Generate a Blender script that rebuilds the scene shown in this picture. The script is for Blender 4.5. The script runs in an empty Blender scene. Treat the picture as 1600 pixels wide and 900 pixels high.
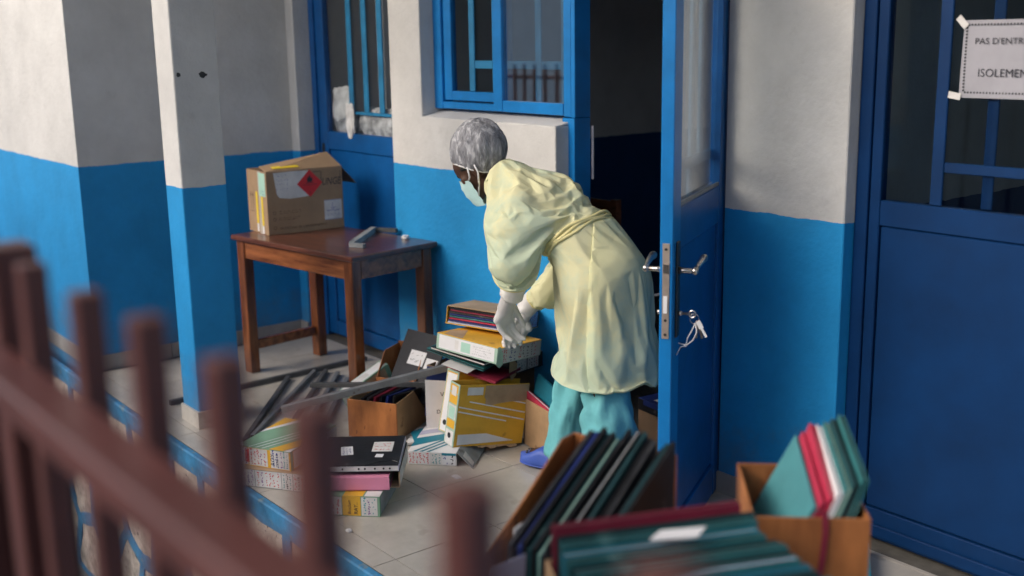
import bpy, bmesh, math, random
from mathutils import Vector, Matrix, Euler, noise
random.seed(7)
SC = bpy.context.scene
COL = SC.collection
R = math.radians

# ------------------------------------------------------------------ camera
cam_d = bpy.data.cameras.new('camera'); cam = bpy.data.objects.new('camera', cam_d); COL.objects.link(cam)
YAW, PITCH, ROLL = 0.9053, 0.2157, -0.0163
_f = Vector((-math.sin(YAW), math.cos(YAW), 0)); _r = Vector((math.cos(YAW), math.sin(YAW), 0)); _u = Vector((0, 0, 1))
_f2 = _f*math.cos(PITCH) - _u*math.sin(PITCH); _u2 = _u*math.cos(PITCH) + _f*math.sin(PITCH)
_r3 = _r*math.cos(ROLL) + _u2*math.sin(ROLL); _u3 = _u2*math.cos(ROLL) - _r*math.sin(ROLL)
mw = Matrix.Identity(4)
for i in range(3):
    mw[i][0] = _r3[i]; mw[i][1] = _u3[i]; mw[i][2] = -_f2[i]
mw[2][3] = 1.85
cam.matrix_world = mw
cam_d.sensor_width = 36; cam_d.lens = 36*1776.4/1600
cam_d.clip_start = 0.02; cam_d.clip_end = 400
cam_d.dof.use_dof = True; cam_d.dof.focus_distance = 4.55; cam_d.dof.aperture_fstop = 1.6
SC.camera = cam

# ------------------------------------------------------------------ light
SUN_EL, SUN_AZ = 30, 198         # light comes from the open front-left side
w = bpy.data.worlds.new('World'); SC.world = w; w.use_nodes = True
nt = w.node_tree; bg = nt.nodes['Background']
sky = nt.nodes.new('ShaderNodeTexSky'); sky.sky_type = 'NISHITA'; sky.sun_disc = False
sky.sun_elevation = R(SUN_EL); sky.sun_rotation = R(SUN_AZ)
sky.air_density = 1.0; sky.dust_density = 4.0; sky.ozone_density = 1.0
nt.links.new(sky.outputs[0], bg.inputs[0]); bg.inputs[1].default_value = 0.128
sd = bpy.data.lights.new('sun', 'SUN'); sun = bpy.data.objects.new('sun', sd); COL.objects.link(sun)
sd.energy = .82; sd.angle = R(46); sd.color = (1.0, 0.99, 0.975)
_az = R(SUN_AZ); _d = Vector((math.sin(_az)*math.cos(R(SUN_EL)), math.cos(_az)*math.cos(R(SUN_EL)), math.sin(R(SUN_EL))))
sun.rotation_euler = _d.to_track_quat('Z', 'Y').to_euler()
vs = SC.view_settings; vs.view_transform = 'Standard'; vs.look = 'None'; vs.exposure = .82; vs.gamma = 1.0

# ------------------------------------------------------------------ materials
def mat(name, col, rough=.6, var=.12, vscale=6, bump=.05, bscale=60, metal=0, col2=None, spec=.5, trans=0, coat=0, grain=None, spots=None):
    m = bpy.data.materials.new(name); m.use_nodes = True
    n = m.node_tree.nodes; l = m.node_tree.links; b = n['Principled BSDF']
    b.inputs['Roughness'].default_value = rough; b.inputs['Metallic'].default_value = metal
    b.inputs['Specular IOR Level'].default_value = spec
    if coat: b.inputs['Coat Weight'].default_value = coat; b.inputs['Coat Roughness'].default_value = .15
    tc = n.new('ShaderNodeTexCoord'); src = tc.outputs['Object']
    if grain:
        mp = n.new('ShaderNodeMapping'); mp.inputs['Scale'].default_value = grain; l.new(src, mp.inputs[0]); src = mp.outputs[0]
    t = n.new('ShaderNodeTexNoise'); t.inputs['Scale'].default_value = vscale; t.inputs['Detail'].default_value = 6; t.inputs['Roughness'].default_value = .62
    l.new(src, t.inputs[0])
    r = n.new('ShaderNodeValToRGB'); c2 = col2 or tuple(c*(1-var*2) for c in col)
    r.color_ramp.elements[0].position = .32; r.color_ramp.elements[1].position = .68
    r.color_ramp.elements[0].color = (*c2, 1); r.color_ramp.elements[1].color = (*[min(1, c*(1+var*.6)) for c in col], 1)
    l.new(t.outputs[0], r.inputs[0]); out = r.outputs[0]
    if spots:                                   # small dirt spots / scuffs
        t3 = n.new('ShaderNodeTexNoise'); t3.inputs['Scale'].default_value = spots[0]; t3.inputs['Detail'].default_value = 4; l.new(src, t3.inputs[0])
        r3 = n.new('ShaderNodeValToRGB'); r3.color_ramp.elements[0].position = spots[1]; r3.color_ramp.elements[1].position = spots[1]+.07
        l.new(t3.outputs[0], r3.inputs[0])
        mx = n.new('ShaderNodeMix'); mx.data_type = 'RGBA'; mx.inputs[7].default_value = (*spots[2], 1)
        l.new(r3.outputs[0], mx.inputs[0]); l.new(out, mx.inputs[6]); out = mx.outputs[2]
    l.new(out, b.inputs['Base Color'])
    if bump:
        t2 = n.new('ShaderNodeTexNoise'); t2.inputs['Scale'].default_value = bscale; t2.inputs['Detail'].default_value = 5; l.new(src, t2.inputs[0])
        bp = n.new('ShaderNodeBump'); bp.inputs['Strength'].default_value = bump; bp.inputs['Distance'].default_value = .02
        l.new(t2.outputs[0], bp.inputs['Height']); l.new(bp.outputs[0], b.inputs['Normal'])
    if trans:
        tr = n.new('ShaderNodeBsdfTranslucent'); l.new(out, tr.inputs[0]); ms = n.new('ShaderNodeMixShader'); ms.inputs[0].default_value = trans
        l.new(b.outputs[0], ms.inputs[1]); l.new(tr.outputs[0], ms.inputs[2]); l.new(ms.outputs[0], n['Material Output'].inputs[0])
    return m

def wall_mat(name, split=1.187, white=(.66, .655, .645), blue=(.014, .305, .69)):
    m = mat(name, white, .75)
    n = m.node_tree.nodes; l = m.node_tree.links
    for x in list(n):
        if x.type not in ('BSDF_PRINCIPLED', 'OUTPUT_MATERIAL'): n.remove(x)
    b = n['Principled BSDF']
    g = n.new('ShaderNodeNewGeometry'); sp = n.new('ShaderNodeSeparateXYZ'); l.new(g.outputs['Position'], sp.inputs[0])
    def noi(s, d=6, rr=.6):
        t = n.new('ShaderNodeTexNoise'); t.inputs['Scale'].default_value = s; t.inputs['Detail'].default_value = d; t.inputs['Roughness'].default_value = rr
        l.new(g.outputs['Position'], t.inputs[0]); return t.outputs[0]
    def math_(op, a, bb):
        q = n.new('ShaderNodeMath'); q.operation = op
        for i, v in enumerate((a, bb)):
            if hasattr(v, 'links'): l.new(v, q.inputs[i])
            else: q.inputs[i].default_value = v
        return q.outputs[0]
    def ramp(v, p0, p1, c0, c1):
        r = n.new('ShaderNodeValToRGB'); r.color_ramp.elements[0].position = p0; r.color_ramp.elements[1].position = p1
        r.color_ramp.elements[0].color = (*c0, 1); r.color_ramp.elements[1].color = (*c1, 1); l.new(v, r.inputs[0]); return r.outputs[0]
    def mix(f, a, bb, mode='MIX'):
        x = n.new('ShaderNodeMix'); x.data_type = 'RGBA'; x.blend_type = mode
        for i, v in ((0, f), (6, a), (7, bb)):
            if hasattr(v, 'links'): l.new(v, x.inputs[i])
            else: x.inputs[i].default_value = v if i == 0 else (*v, 1)
        return x.outputs[2]
    wc = ramp(noi(1.7, 8, .68), .3, .7, tuple(c*.74 for c in white), white)
    wc = mix(ramp(noi(5, 9, .75), .56, .74, (0, 0, 0), (.42, .42, .42)), wc, tuple(c*.7 for c in white))
    wc = mix(ramp(noi(9, 8, .7), .60, .78, (0, 0, 0), (.5, .5, .5)), wc, tuple(c*.62 for c in white))
    wc = mix(ramp(noi(34, 3), .74, .80, (0, 0, 0), (.6, .6, .6)), wc, (.22, .21, .2))
    bc = ramp(noi(2.4, 8, .68), .3, .7, tuple(c*.76 for c in blue), blue)
    bc = mix(ramp(noi(14, 8, .7), .62, .8, (0, 0, 0), (.35, .35, .35)), bc, (.05, .33, .62))
    bc = mix(ramp(noi(40, 3), .76, .80, (0, 0, 0), (.7, .7, .7)), bc, (.03, .12, .25))
    gr_ = math_('MULTIPLY', math_('SUBTRACT', noi(7, 8, .7), math_('MULTIPLY', sp.outputs[2], 1.1)), 1.6)
    bc = mix(ramp(gr_, .25, .8, (0, 0, 0), (.55, .55, .55)), bc, (.10, .17, .24))
    zz = math_('ADD', sp.outputs[2], math_('MULTIPLY', math_('SUBTRACT', noi(9, 6), .5), .022))
    cc = mix(math_('LESS_THAN', zz, split), wc, bc)
    l.new(cc, b.inputs['Base Color']); b.inputs['Roughness'].default_value = .62; b.inputs['Specular IOR Level'].default_value = .35
    bp = n.new('ShaderNodeBump'); bp.inputs['Strength'].default_value = .22; bp.inputs['Distance'].default_value = .012
    hh = math_('ADD', noi(45, 6), math_('MULTIPLY', noi(6, 4), 2.0)); l.new(hh, bp.inputs['Height']); l.new(bp.outputs[0], b.inputs['Normal'])
    return m

def glass_mat(name, refl=.3, tint=(.9, .95, .95), rough=.02, face=.5):
    m = bpy.data.materials.new(name); m.use_nodes = True; n = m.node_tree.nodes; l = m.node_tree.links
    n.remove(n['Principled BSDF'])
    t = n.new('ShaderNodeBsdfTransparent'); t.inputs[0].default_value = (*tint, 1)
    g = n.new('ShaderNodeBsdfGlossy'); g.inputs['Roughness'].default_value = rough; g.inputs[0].default_value = (.95, .97, 1, 1)
    lw = n.new('ShaderNodeLayerWeight'); lw.inputs[0].default_value = .35; fr = n.new('ShaderNodeMath'); fr.operation = 'MULTIPLY'; fr.inputs[1].default_value = face; l.new(lw.outputs['Facing'], fr.inputs[0])
    mx = n.new('ShaderNodeMath'); mx.operation = 'ADD'; mx.inputs[1].default_value = refl; mx.use_clamp = True; l.new(fr.outputs[0], mx.inputs[0])
    s = n.new('ShaderNodeMixShader'); l.new(mx.outputs[0], s.inputs[0]); l.new(t.outputs[0], s.inputs[1]); l.new(g.outputs[0], s.inputs[2])
    l.new(s.outputs[0], n['Material Output'].inputs[0]); return m

M = {}
M['wall'] = wall_mat('painted wall')
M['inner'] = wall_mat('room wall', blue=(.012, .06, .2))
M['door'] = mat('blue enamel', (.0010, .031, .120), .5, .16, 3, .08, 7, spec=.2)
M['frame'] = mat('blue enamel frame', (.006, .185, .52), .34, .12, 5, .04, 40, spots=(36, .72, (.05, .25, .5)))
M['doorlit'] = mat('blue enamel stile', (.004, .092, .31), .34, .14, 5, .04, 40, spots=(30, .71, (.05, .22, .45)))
M['bar'] = mat('teal blue bar paint', (.02, .20, .40), .4, .15, 8, .05)
M['tile'] = mat('floor tile', (.52, .485, .435), .30, .17, 2.6, .02, 30, spots=(7, .60, (.36, .33, .29)))
M['skirt'] = mat('skirting tile', (.36, .34, .32), .4, .12, 6, .03, 30)
M['grout'] = mat('grout', (.12, .112, .10), .9, .15, 20)
M['mortar'] = mat('blue painted mortar', (.045, .255, .50), .6, .22, 10, .2, 40, spots=(22, .60, (.15, .24, .30)))
M['stone'] = mat('rough stone', (.62, .55, .48), .9, .25, 13, .8, 26, col2=(.34, .30, .265), spots=(40, .63, (.07, .06, .055)))
M['ground'] = mat('yard concrete', (.27, .26, .25), .9, .2, 2, .2, 30)
M['plaster'] = mat('ceiling plaster', (.55, .55, .53), .85, .06, 3)
M['fenceshade'] = mat('black gate shade', (.018, .011, .011), .6, .2, 6)  # near-black so the shade below the fence rail sits in the colour
M['fence'] = mat('brown fence paint', (.105, .036, .031), .42, .15, 8, .05, 60)
M['wood'] = mat('varnished wood', (.30, .105, .035), .24, .25, 3, .05, 22, col2=(.10, .03, .012), grain=(1, 9, 9), coat=.35)
M['woodleg'] = mat('varnished leg wood', (.24, .08, .028), .24, .25, 3, .05, 22, col2=(.09, .03, .012), grain=(8, 8, 1), coat=.35)
M['woodtop'] = mat('dark table top', (.14, .046, .027), .28, .25, 3, .05, 18, col2=(.065, .024, .016), grain=(1, 7, 7), coat=.3, spots=(16, .68, (.30, .15, .10)))
M['woodbox'] = mat('orange stained board', (.42, .155, .045), .55, .22, 2.2, .08, 20, col2=(.16, .05, .014), grain=(4, 4, 1.2), spots=(9, .66, (.14, .05, .02)))
M['board'] = mat('tan board', (.42, .265, .14), .75, .15, 6, .05, 40, spots=(13, .66, (.25, .15, .08)))
M['carton'] = mat('corrugated carton', (.36, .24, .145), .8, .10, 5, .05, 50, spots=(20, .7, (.27, .175, .10)))
M['cartin'] = mat('carton inside', (.20, .125, .075), .85, .1, 5)
M['kraft'] = mat('torn kraft', (.45, .31, .19), .85, .15, 7, .08)
M['steel'] = mat('grey painted tube', (.22, .235, .25), .42, .15, 9, .06, 50, metal=.35, spots=(30, .66, (.12, .10, .09)))
M['steel2'] = mat('dark tube', (.105, .11, .115), .45, .2, 9, .06, 50, metal=.3, spots=(22, .64, (.14, .09, .07)))
M['nickel'] = mat('satin nickel', (.62, .58, .54), .28, .08, 12, .02, 80, metal=1)
M['brass'] = mat('worn plate', (.50, .42, .37), .4, .12, 12, .03, 80, metal=.6)
M['darkmetal'] = mat('dark metal', (.02, .022, .025), .4, .1, 9)
M['white'] = mat('white paper', (.74, .74, .76), .7, .06, 6, .02)
M['paper'] = mat('page stack', (.60, .58, .54), .8, .14, 5, .25, 9, grain=(1, 1, 26))
M['label'] = mat('label', (.68, .67, .66), .7, .12, 9, .02, spots=(22, .68, (.5, .45, .4)))
M['notice'] = mat('notice paper', (.36, .36, .41), .7, .06, 6, .02)
M['lilac'] = mat('lilac paper', (.45, .46, .62), .7, .1, 6)
M['yellow'] = mat('yellow card', (.74, .41, .035), .55, .10, 5, .05, spots=(12, .67, (.42, .22, .03)))
M['green'] = mat('green card', (.20, .37, .25), .6, .12, 6, .05, spots=(14, .68, (.12, .2, .15)))
M['palegreen'] = mat('pale green card', (.36, .52, .42), .6, .12, 6, .05)
M['mint'] = mat('mint sticker', (.38, .62, .52), .6, .06, 6)
M['teal'] = mat('teal card', (.012, .20, .29), .5, .14, 6, .04)
M['tealgreen'] = mat('teal green folder', (.03, .17, .18), .5, .2, 6, .04, spots=(12, .62, (.09, .24, .24)))
M['darkteal'] = mat('dark teal folder', (.008, .055, .065), .5, .25, 6, .04, spots=(12, .62, (.04, .10, .10)))
M['aqua'] = mat('aqua folder', (.065, .27, .30), .6, .14, 4, .04, spots=(9, .62, (.05, .20, .22)))
M['maroon'] = mat('maroon folder', (.24, .018, .045), .45, .15, 6, .04)
M['red'] = mat('red folder', (.48, .03, .075), .45, .12, 6, .04)
M['navy'] = mat('navy folder', (.012, .03, .17), .45, .15, 6, .03)
M['black'] = mat('black plastic folder', (.012, .013, .017), .5, .3, 9, .05, spec=.3, spots=(14, .66, (.05, .05, .055)))
M['smoke'] = mat('smoke grey folder', (.045, .048, .055), .55, .3, 9, .05, spec=.3, spots=(10, .62, (.12, .12, .12)))
M['charcoal'] = mat('charcoal plastic folder', (.030, .032, .040), .6, .15, 6, .03, spec=.2)
M['pink'] = mat('pink folder', (.72, .26, .40), .6, .06, 6)
M['grey'] = mat('grey board', (.30, .32, .33), .7, .2, 7, .05, spots=(14, .62, (.18, .18, .18)))
M['redprint'] = mat('red print', (.65, .02, .025), .5, .05, 6)
M['redink'] = mat('red ink', (.62, .05, .07), .7, .05, 6, 0)
M['blueink'] = mat('blue ink', (.06, .07, .32), .7, .05, 6, 0)
M['blackink'] = mat('black ink', (.03, .03, .04), .7, .05, 6, 0)
M['purpleink'] = mat('violet ink', (.22, .08, .30), .7, .05, 6, 0)
M['tealink'] = mat('teal ink', (.05, .30, .33), .7, .05, 6, 0)
M['brownprint'] = mat('brown print', (.10, .06, .04), .8, .05, 6, 0)
M['ytape'] = mat('yellow tape', (.78, .58, .03), .5, .05, 6)
M['tape'] = mat('clear tape', (.47, .42, .36), .3, .08, 9)
M['bag'] = mat('crumpled plastic bag', (.9, .9, .9), .3, .3, 9, .3, 20)
M['foil'] = mat('grey plastic wrap', (.62, .63, .65), .25, .42, 15, .6, 25, col2=(.08, .08, .09))
M['skin'] = mat('dark brown skin', (.075, .036, .022), .45, .15, 12, .06, 90)
M['hair'] = mat('black hair', (.010, .009, .009), .6, .2, 40, .4, 120)
M['gown'] = mat('pale yellow nonwoven', (.84, .825, .53), .85, .03, 2.6, .06, 26, col2=(.66, .76, .58), trans=.32, spec=.12)
def crinkle(m, sc, st):
    n = m.node_tree.nodes; l = m.node_tree.links; bp = [x for x in n if x.type == 'BUMP'][0]; tc = [x for x in n if x.type == 'TEX_COORD'][0]
    nz = n.new('ShaderNodeTexNoise'); nz.inputs['Scale'].default_value = 3; l.new(tc.outputs['Object'], nz.inputs[0])
    ad = n.new('ShaderNodeMixRGB'); ad.inputs[0].default_value = .12; l.new(tc.outputs['Object'], ad.inputs[1]); l.new(nz.outputs['Color'], ad.inputs[2])
    v = n.new('ShaderNodeTexVoronoi'); v.feature = 'DISTANCE_TO_EDGE'; v.inputs['Scale'].default_value = sc; v.inputs['Randomness'].default_value = 1; l.new(ad.outputs[0], v.inputs[0])
    b2 = n.new('ShaderNodeBump'); b2.inputs['Strength'].default_value = st; b2.inputs['Distance'].default_value = .06; mm = n.new('ShaderNodeMath'); mm.operation = 'MINIMUM'; mm.inputs[1].default_value = .07; l.new(v.outputs['Distance'], mm.inputs[0]); l.new(mm.outputs[0], b2.inputs['Height']); l.new(bp.outputs[0], b2.inputs['Normal']); l.new(b2.outputs[0], n['Principled BSDF'].inputs['Normal'])
crinkle(M['gown'], 4.6, .16)
for _x in M['gown'].node_tree.nodes:
    if _x.type == 'VALTORGB': _x.color_ramp.elements[0].position = .43; _x.color_ramp.elements[1].position = .55
M['belt'] = mat('yellow seam', (.80, .73, .36), .6, .06, 9, .05, trans=.15)
M['scrub'] = mat('aqua scrub cloth', (.15, .50, .55), .75, .12, 6, .1, 30)
M['glove'] = mat('white latex', (.62, .61, .61), .42, .06, 9, .10, 60)
M['cuff'] = mat('white knit cuff', (.74, .73, .70), .75, .05, 9, .15, 120)
M['mask'] = mat('pale cyan mask', (.45, .66, .66), .75, .05, 20, .08, 60)
M['clog'] = mat('blue rubber clog', (.06, .125, .50), .5, .1, 8, .04)
M['glassdoor'] = glass_mat('door glass', .22, (.96, .98, .98))
M['glassclear'] = glass_mat('clear door glass', .02, (.98, .99, .99), face=.2)
M['glassdark'] = glass_mat('dark door glass', .008, (.80, .86, .88), face=.11)

def cap_mat():
    m = mat('bouffant cap', (.5, .5, .53), .75, .1, 8, .0)
    n = m.node_tree.nodes; l = m.node_tree.links; b = n['Principled BSDF']
    tc = n.new('ShaderNodeTexCoord'); mp = n.new('ShaderNodeMapping'); mp.inputs['Scale'].default_value = (17, 17, 5.5); l.new(tc.outputs['Object'], mp.inputs[0])
    t = n.new('ShaderNodeTexNoise'); t.inputs['Scale'].default_value = 3.2; t.inputs['Detail'].default_value = 9; t.inputs['Roughness'].default_value = .62; t.inputs['Distortion'].default_value = .5
    l.new(mp.outputs[0], t.inputs[0])
    r = n.new('ShaderNodeValToRGB'); e = r.color_ramp.elements; e[0].position = .34; e[0].color = (.11, .113, .13, 1); e[1].position = .70; e[1].color = (.60, .61, .645, 1)
    x = e.new(.52); x.color = (.25, .255, .28, 1)
    l.new(t.outputs[0], r.inputs[0]); l.new(r.outputs[0], b.inputs['Base Color'])
    bp = n.new('ShaderNodeBump'); bp.inputs['Strength'].default_value = .7; bp.inputs['Distance'].default_value = .01; l.new(t.outputs[0], bp.inputs['Height']); l.new(bp.outputs[0], b.inputs['Normal'])
    return m
M['cap'] = cap_mat()

# ------------------------------------------------------------------ mesh helpers
class G:
    def __init__(s): s.v = []; s.f = []; s.m = []
    def add(s, vs, fs, mi=0, T=None):
        o = len(s.v); s.v += [tuple(T @ Vector(q)) if T else tuple(q) for q in vs]
        s.f += [tuple(o+i for i in f) for f in fs]; s.m += [mi]*len(fs); return s
    def box(s, a, b, mi=0, T=None):
        x0, y0, z0 = a; x1, y1, z1 = b
        return s.add([(x0,y0,z0),(x1,y0,z0),(x1,y1,z0),(x0,y1,z0),(x0,y0,z1),(x1,y0,z1),(x1,y1,z1),(x0,y1,z1)],
                     [(0,3,2,1),(4,5,6,7),(0,1,5,4),(1,2,6,5),(2,3,7,6),(3,0,4,7)], mi, T)
    def prism(s, poly, h, mi=0, T=None):      # polygon in xy (ccw), extruded z 0..h (h may be (z0, z1))
        z0, z1 = (0, h) if not isinstance(h, tuple) else h
        n = len(poly)
        return s.add([(x, y, z0) for x, y in poly]+[(x, y, z1) for x, y in poly],
                     [tuple(range(n-1, -1, -1)), tuple(range(n, 2*n))]+[(i, (i+1) % n, n+(i+1) % n, n+i) for i in range(n)], mi, T)
    def tube(s, pts, r, n=8, mi=0, cap=True, T=None, sq=False):
        pts = [Vector(p) for p in pts]; k = len(pts); rr = r if isinstance(r, (list, tuple)) else [r]*k
        V = []; up = None
        for i, p in enumerate(pts):
            d = (pts[min(i+1, k-1)]-pts[max(i-1, 0)]).normalized()
            if up is None: up = Vector((0, 0, 1)) if abs(d.z) < .95 else Vector((0, 1, 0))
            a = d.cross(up).normalized(); b = a.cross(d).normalized(); up = b
            for j in range(n):
                t = 2*math.pi*(j+(.5 if sq else 0))/n; V.append(p+(a*math.cos(t)+b*math.sin(t))*rr[i]*(1.4142 if sq else 1))
        F = [(i*n+j, i*n+(j+1) % n, (i+1)*n+(j+1) % n, (i+1)*n+j) for i in range(k-1) for j in range(n)]
        if cap: F += [tuple(range(n-1, -1, -1)), tuple(range((k-1)*n, k*n))]
        return s.add(V, F, mi, T)
    def bar(s, a, b, w, mi=0): return s.tube([a, b], w/2, 4, mi, sq=True)
    def ball(s, c, r, mi=0, n=12, T=None):
        rx, ry, rz = r if isinstance(r, (list, tuple)) else (r, r, r); V = [(c[0], c[1], c[2]-rz)]; k = n//2
        for i in range(1, k):
            a = math.pi*i/k-math.pi/2
            for j in range(n): t = 2*math.pi*j/n; V.append((c[0]+rx*math.cos(a)*math.cos(t), c[1]+ry*math.cos(a)*math.sin(t), c[2]+rz*math.sin(a)))
        V.append((c[0], c[1], c[2]+rz)); e = len(V)-1
        F = [(0, 1+(j+1) % n, 1+j) for j in range(n)]+[(e, e-n+j, e-n+(j+1) % n) for j in range(n)]
        F += [(1+i*n+j, 1+i*n+(j+1) % n, 1+(i+1)*n+(j+1) % n, 1+(i+1)*n+j) for i in range(k-2) for j in range(n)]
        return s.add(V, F, mi, T)
    def capsule(s, a, ra, b, rb, n=16):
        a = Vector(a); b = Vector(b); d = b-a; L = max(d.length, 1e-5); d /= L
        P = []; Rr = []
        for i in range(6): t = math.pi/2*(1-i/5.0); P.append(a-d*ra*math.sin(t)); Rr.append(max(ra*math.cos(t), 1e-4))
        for i in range(6): t = math.pi/2*(i/5.0); P.append(b+d*rb*math.sin(t)); Rr.append(max(rb*math.cos(t), 1e-4))
        return s.tube(P, Rr, n)
    def quad(s, a, b, c, d, mi=0): return s.add([a, b, c, d], [(0, 1, 2, 3)], mi)
    def mesh(s, name, mats, smooth=False):
        me = bpy.data.meshes.new(name); me.from_pydata(s.v, [], s.f)
        for m in (mats if isinstance(mats, (list, tuple)) else [mats]): me.materials.append(m)
        me.polygons.foreach_set('material_index', s.m)
        if smooth: me.polygons.foreach_set('use_smooth', [True]*len(s.f))
        me.update(); return me

def link(name, me, parent=None, loc=(0, 0, 0), rot=(0, 0, 0), bev=0, seg=1):
    o = bpy.data.objects.new(name, me); COL.objects.link(o); o.location = loc; o.rotation_euler = rot
    if parent: o.parent = parent
    if bev:
        b = o.modifiers.new('bevel', 'BEVEL'); b.width = bev; b.segments = seg; b.limit_method = 'ANGLE'; b.angle_limit = R(40)
    return o
def part(name, g, mats, parent=None, loc=(0, 0, 0), rot=(0, 0, 0), bev=0, smooth=False, label=None, seg=1, kind=None):
    o = link(name, g.mesh(name, mats, smooth), parent, loc, rot, bev, seg)
    if label: o['label'] = label
    if kind or name in ('lettering', 'handwriting', 'print'): o['kind'] = kind or 'stuff'      # writing stays joined
    return o
def tag(o, label, cat, group=None, kind=None):
    o['label'] = label; o['category'] = cat
    if group: o['group'] = group
    if kind: o['kind'] = kind
    return o
def thing(name, label, cat, loc=(0, 0, 0), rot=(0, 0, 0), group=None):
    o = bpy.data.objects.new(name, None); COL.objects.link(o); o.location = loc; o.rotation_euler = rot; o.empty_display_size = .1
    return tag(o, label, cat, group)
def Rzyx(rz, ry=0, rx=0): return (R(rx), R(ry), R(rz))       # blender XYZ euler = Rz Ry Rx

# flat writing: ribbons on a plane with origin O, unit axes U (writing direction) and V (up)
def scribble(g, O, U, V, w, h, rows, mi=0, th=.0016, seed=0, fill=.85, off=.0008, vert=False, nmat=1):
    rnd = random.Random(seed); O = Vector(O); U = Vector(U).normalized(); V = Vector(V).normalized()
    if vert: O = O+U*w; U, V, w, h = V, -U, h, w
    N = U.cross(V).normalized()*off; rh = h/rows
    for r in range(rows):
        y = h-(r+.72)*rh; x = rnd.uniform(0, .08)*w; mm = mi if nmat == 1 else mi+rnd.randrange(nmat)
        x1 = w*rnd.uniform(fill, 1.0)
        while x < x1:
            cw = rh*rnd.uniform(.35, .6); ch = rh*rnd.choice((.42, .42, .45, .66))
            p = [(x, y+rnd.uniform(0, ch)) for _ in (0,)]
            for s_ in range(rnd.choice((1, 2, 2, 3))): p.append((x+cw*rnd.uniform(.1, .9), y+rnd.choice((0, ch, ch*.5))))
            for (ax, ay), (bx, by) in zip(p, p[1:]):
                d = Vector((bx-ax, by-ay))
                if d.length < 1e-5: continue
                q = Vector((-d.y, d.x)).normalized()*th/2
                pts = [(ax+q.x, ay+q.y), (ax-q.x, ay-q.y), (bx-q.x, by-q.y), (bx+q.x, by+q.y)]
                g.add([O+U*u+V*v+N for u, v in pts], [(0, 1, 2, 3)], mm)
            x += cw*1.15
            if rnd.random() < .14: x += rh*.4
    return g
_txt = {}
def text_geo(s):
    if s not in _txt:
        c = bpy.data.curves.new('t', 'FONT'); c.body = s; c.size = 1; c.resolution_u = 3
        o = bpy.data.objects.new('t', c); COL.objects.link(o)
        dg = bpy.context.evaluated_depsgraph_get(); me = bpy.data.meshes.new_from_object(o.evaluated_get(dg))
        _txt[s] = ([tuple(v.co) for v in me.vertices], [tuple(p.vertices) for p in me.polygons])
        bpy.data.objects.remove(o); bpy.data.curves.remove(c); bpy.data.meshes.remove(me)
    return _txt[s]
def write(g, s, O, U, V, size, mi=0, off=.0008, slant=0, sx=1):
    vs_, fs_ = text_geo(s); O = Vector(O); U = Vector(U).normalized(); V = Vector(V).normalized(); N = U.cross(V).normalized()*off
    return g.add([O+U*(x*sx+y*slant)*size+V*y*size+N for x, y, z in vs_], fs_, mi)
def flat(g, O, U, V, poly, mi=0, off=.0005):
    O = Vector(O); U = Vector(U).normalized(); V = Vector(V).normalized(); N = U.cross(V).normalized()*off
    return g.add([O+U*x+V*y+N for x, y in poly], [tuple(range(len(poly)))], mi)
def rect(x0, y0, x1, y1): return [(x0, y0), (x1, y0), (x1, y1), (x0, y1)]
def baked(o):
    dg = bpy.context.evaluated_depsgraph_get(); dg.update(); return bpy.data.meshes.new_from_object(o.evaluated_get(dg))
X3, Y3, Z3 = (1, 0, 0), (0, 1, 0), (0, 0, 1)

# ================================================================== SETTING
DW, XE, ZR = 3.405, -6.5, 4.2
def structure(o): o['kind'] = 'structure'; return o
g = G(); g.quad((-150, -150, -1.3), (150, -150, -1.3), (150, 150, -1.3), (-150, 150, -1.3)); structure(part('ground', g, M['ground']))
g = G(); g.box((-6.5, 1.93, -1.3), (2.5, 3.60, -.006)); g.box((-2.75, .62, -1.3), (2.5, 1.93, -.0065)); g.box((-5.75, 3.60, -.98), (-2.3, 7.0, -.0055))
floor = structure(part('veranda_floor', g, M['grout']))
TS = .452; tm = G(); tm.box((.002, .002, -.010), (TS-.002, TS-.002, 0)); tile_me = tm.mesh('tile', M['tile'])
def lay(name, me, parent, loc, rot=(0, 0, 0), sc=None):
    o = bpy.data.objects.new(name, me); COL.objects.link(o); o.parent = parent; o.location = loc; o.rotation_euler = rot
    if sc: o.scale = sc
    return o
x = -3.75-TS*6
while x < 1.0:
    for j in range(4):
        y = 2.028+(j-1)*TS+.452
        if j == 0: continue
        lay('tile', tile_me, floor, (x, y-TS, random.uniform(-.0006, 0)), sc=(1, 1, 1))
    x += TS
x = -3.75-TS*6
cut = G(); cut.box((.002, .002, -.010), (TS-.002, 1.384+.0 - 0.0, 0))
row = G(); row.box((.002, .0, -.010), (TS-.002, .094, 0)); row_me = row.mesh('tile', M['tile'])
row2 = G(); row2.box((.002, .002, -.010), (TS-.002, .021, 0)); row2_me = row2.mesh('tile', M['tile'])
while x < 1.0:
    lay('tile', row_me, floor, (x, 1.932, 0)); lay('tile', row2_me, floor, (x, 2.028+3*TS, 0)); x += TS

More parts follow.
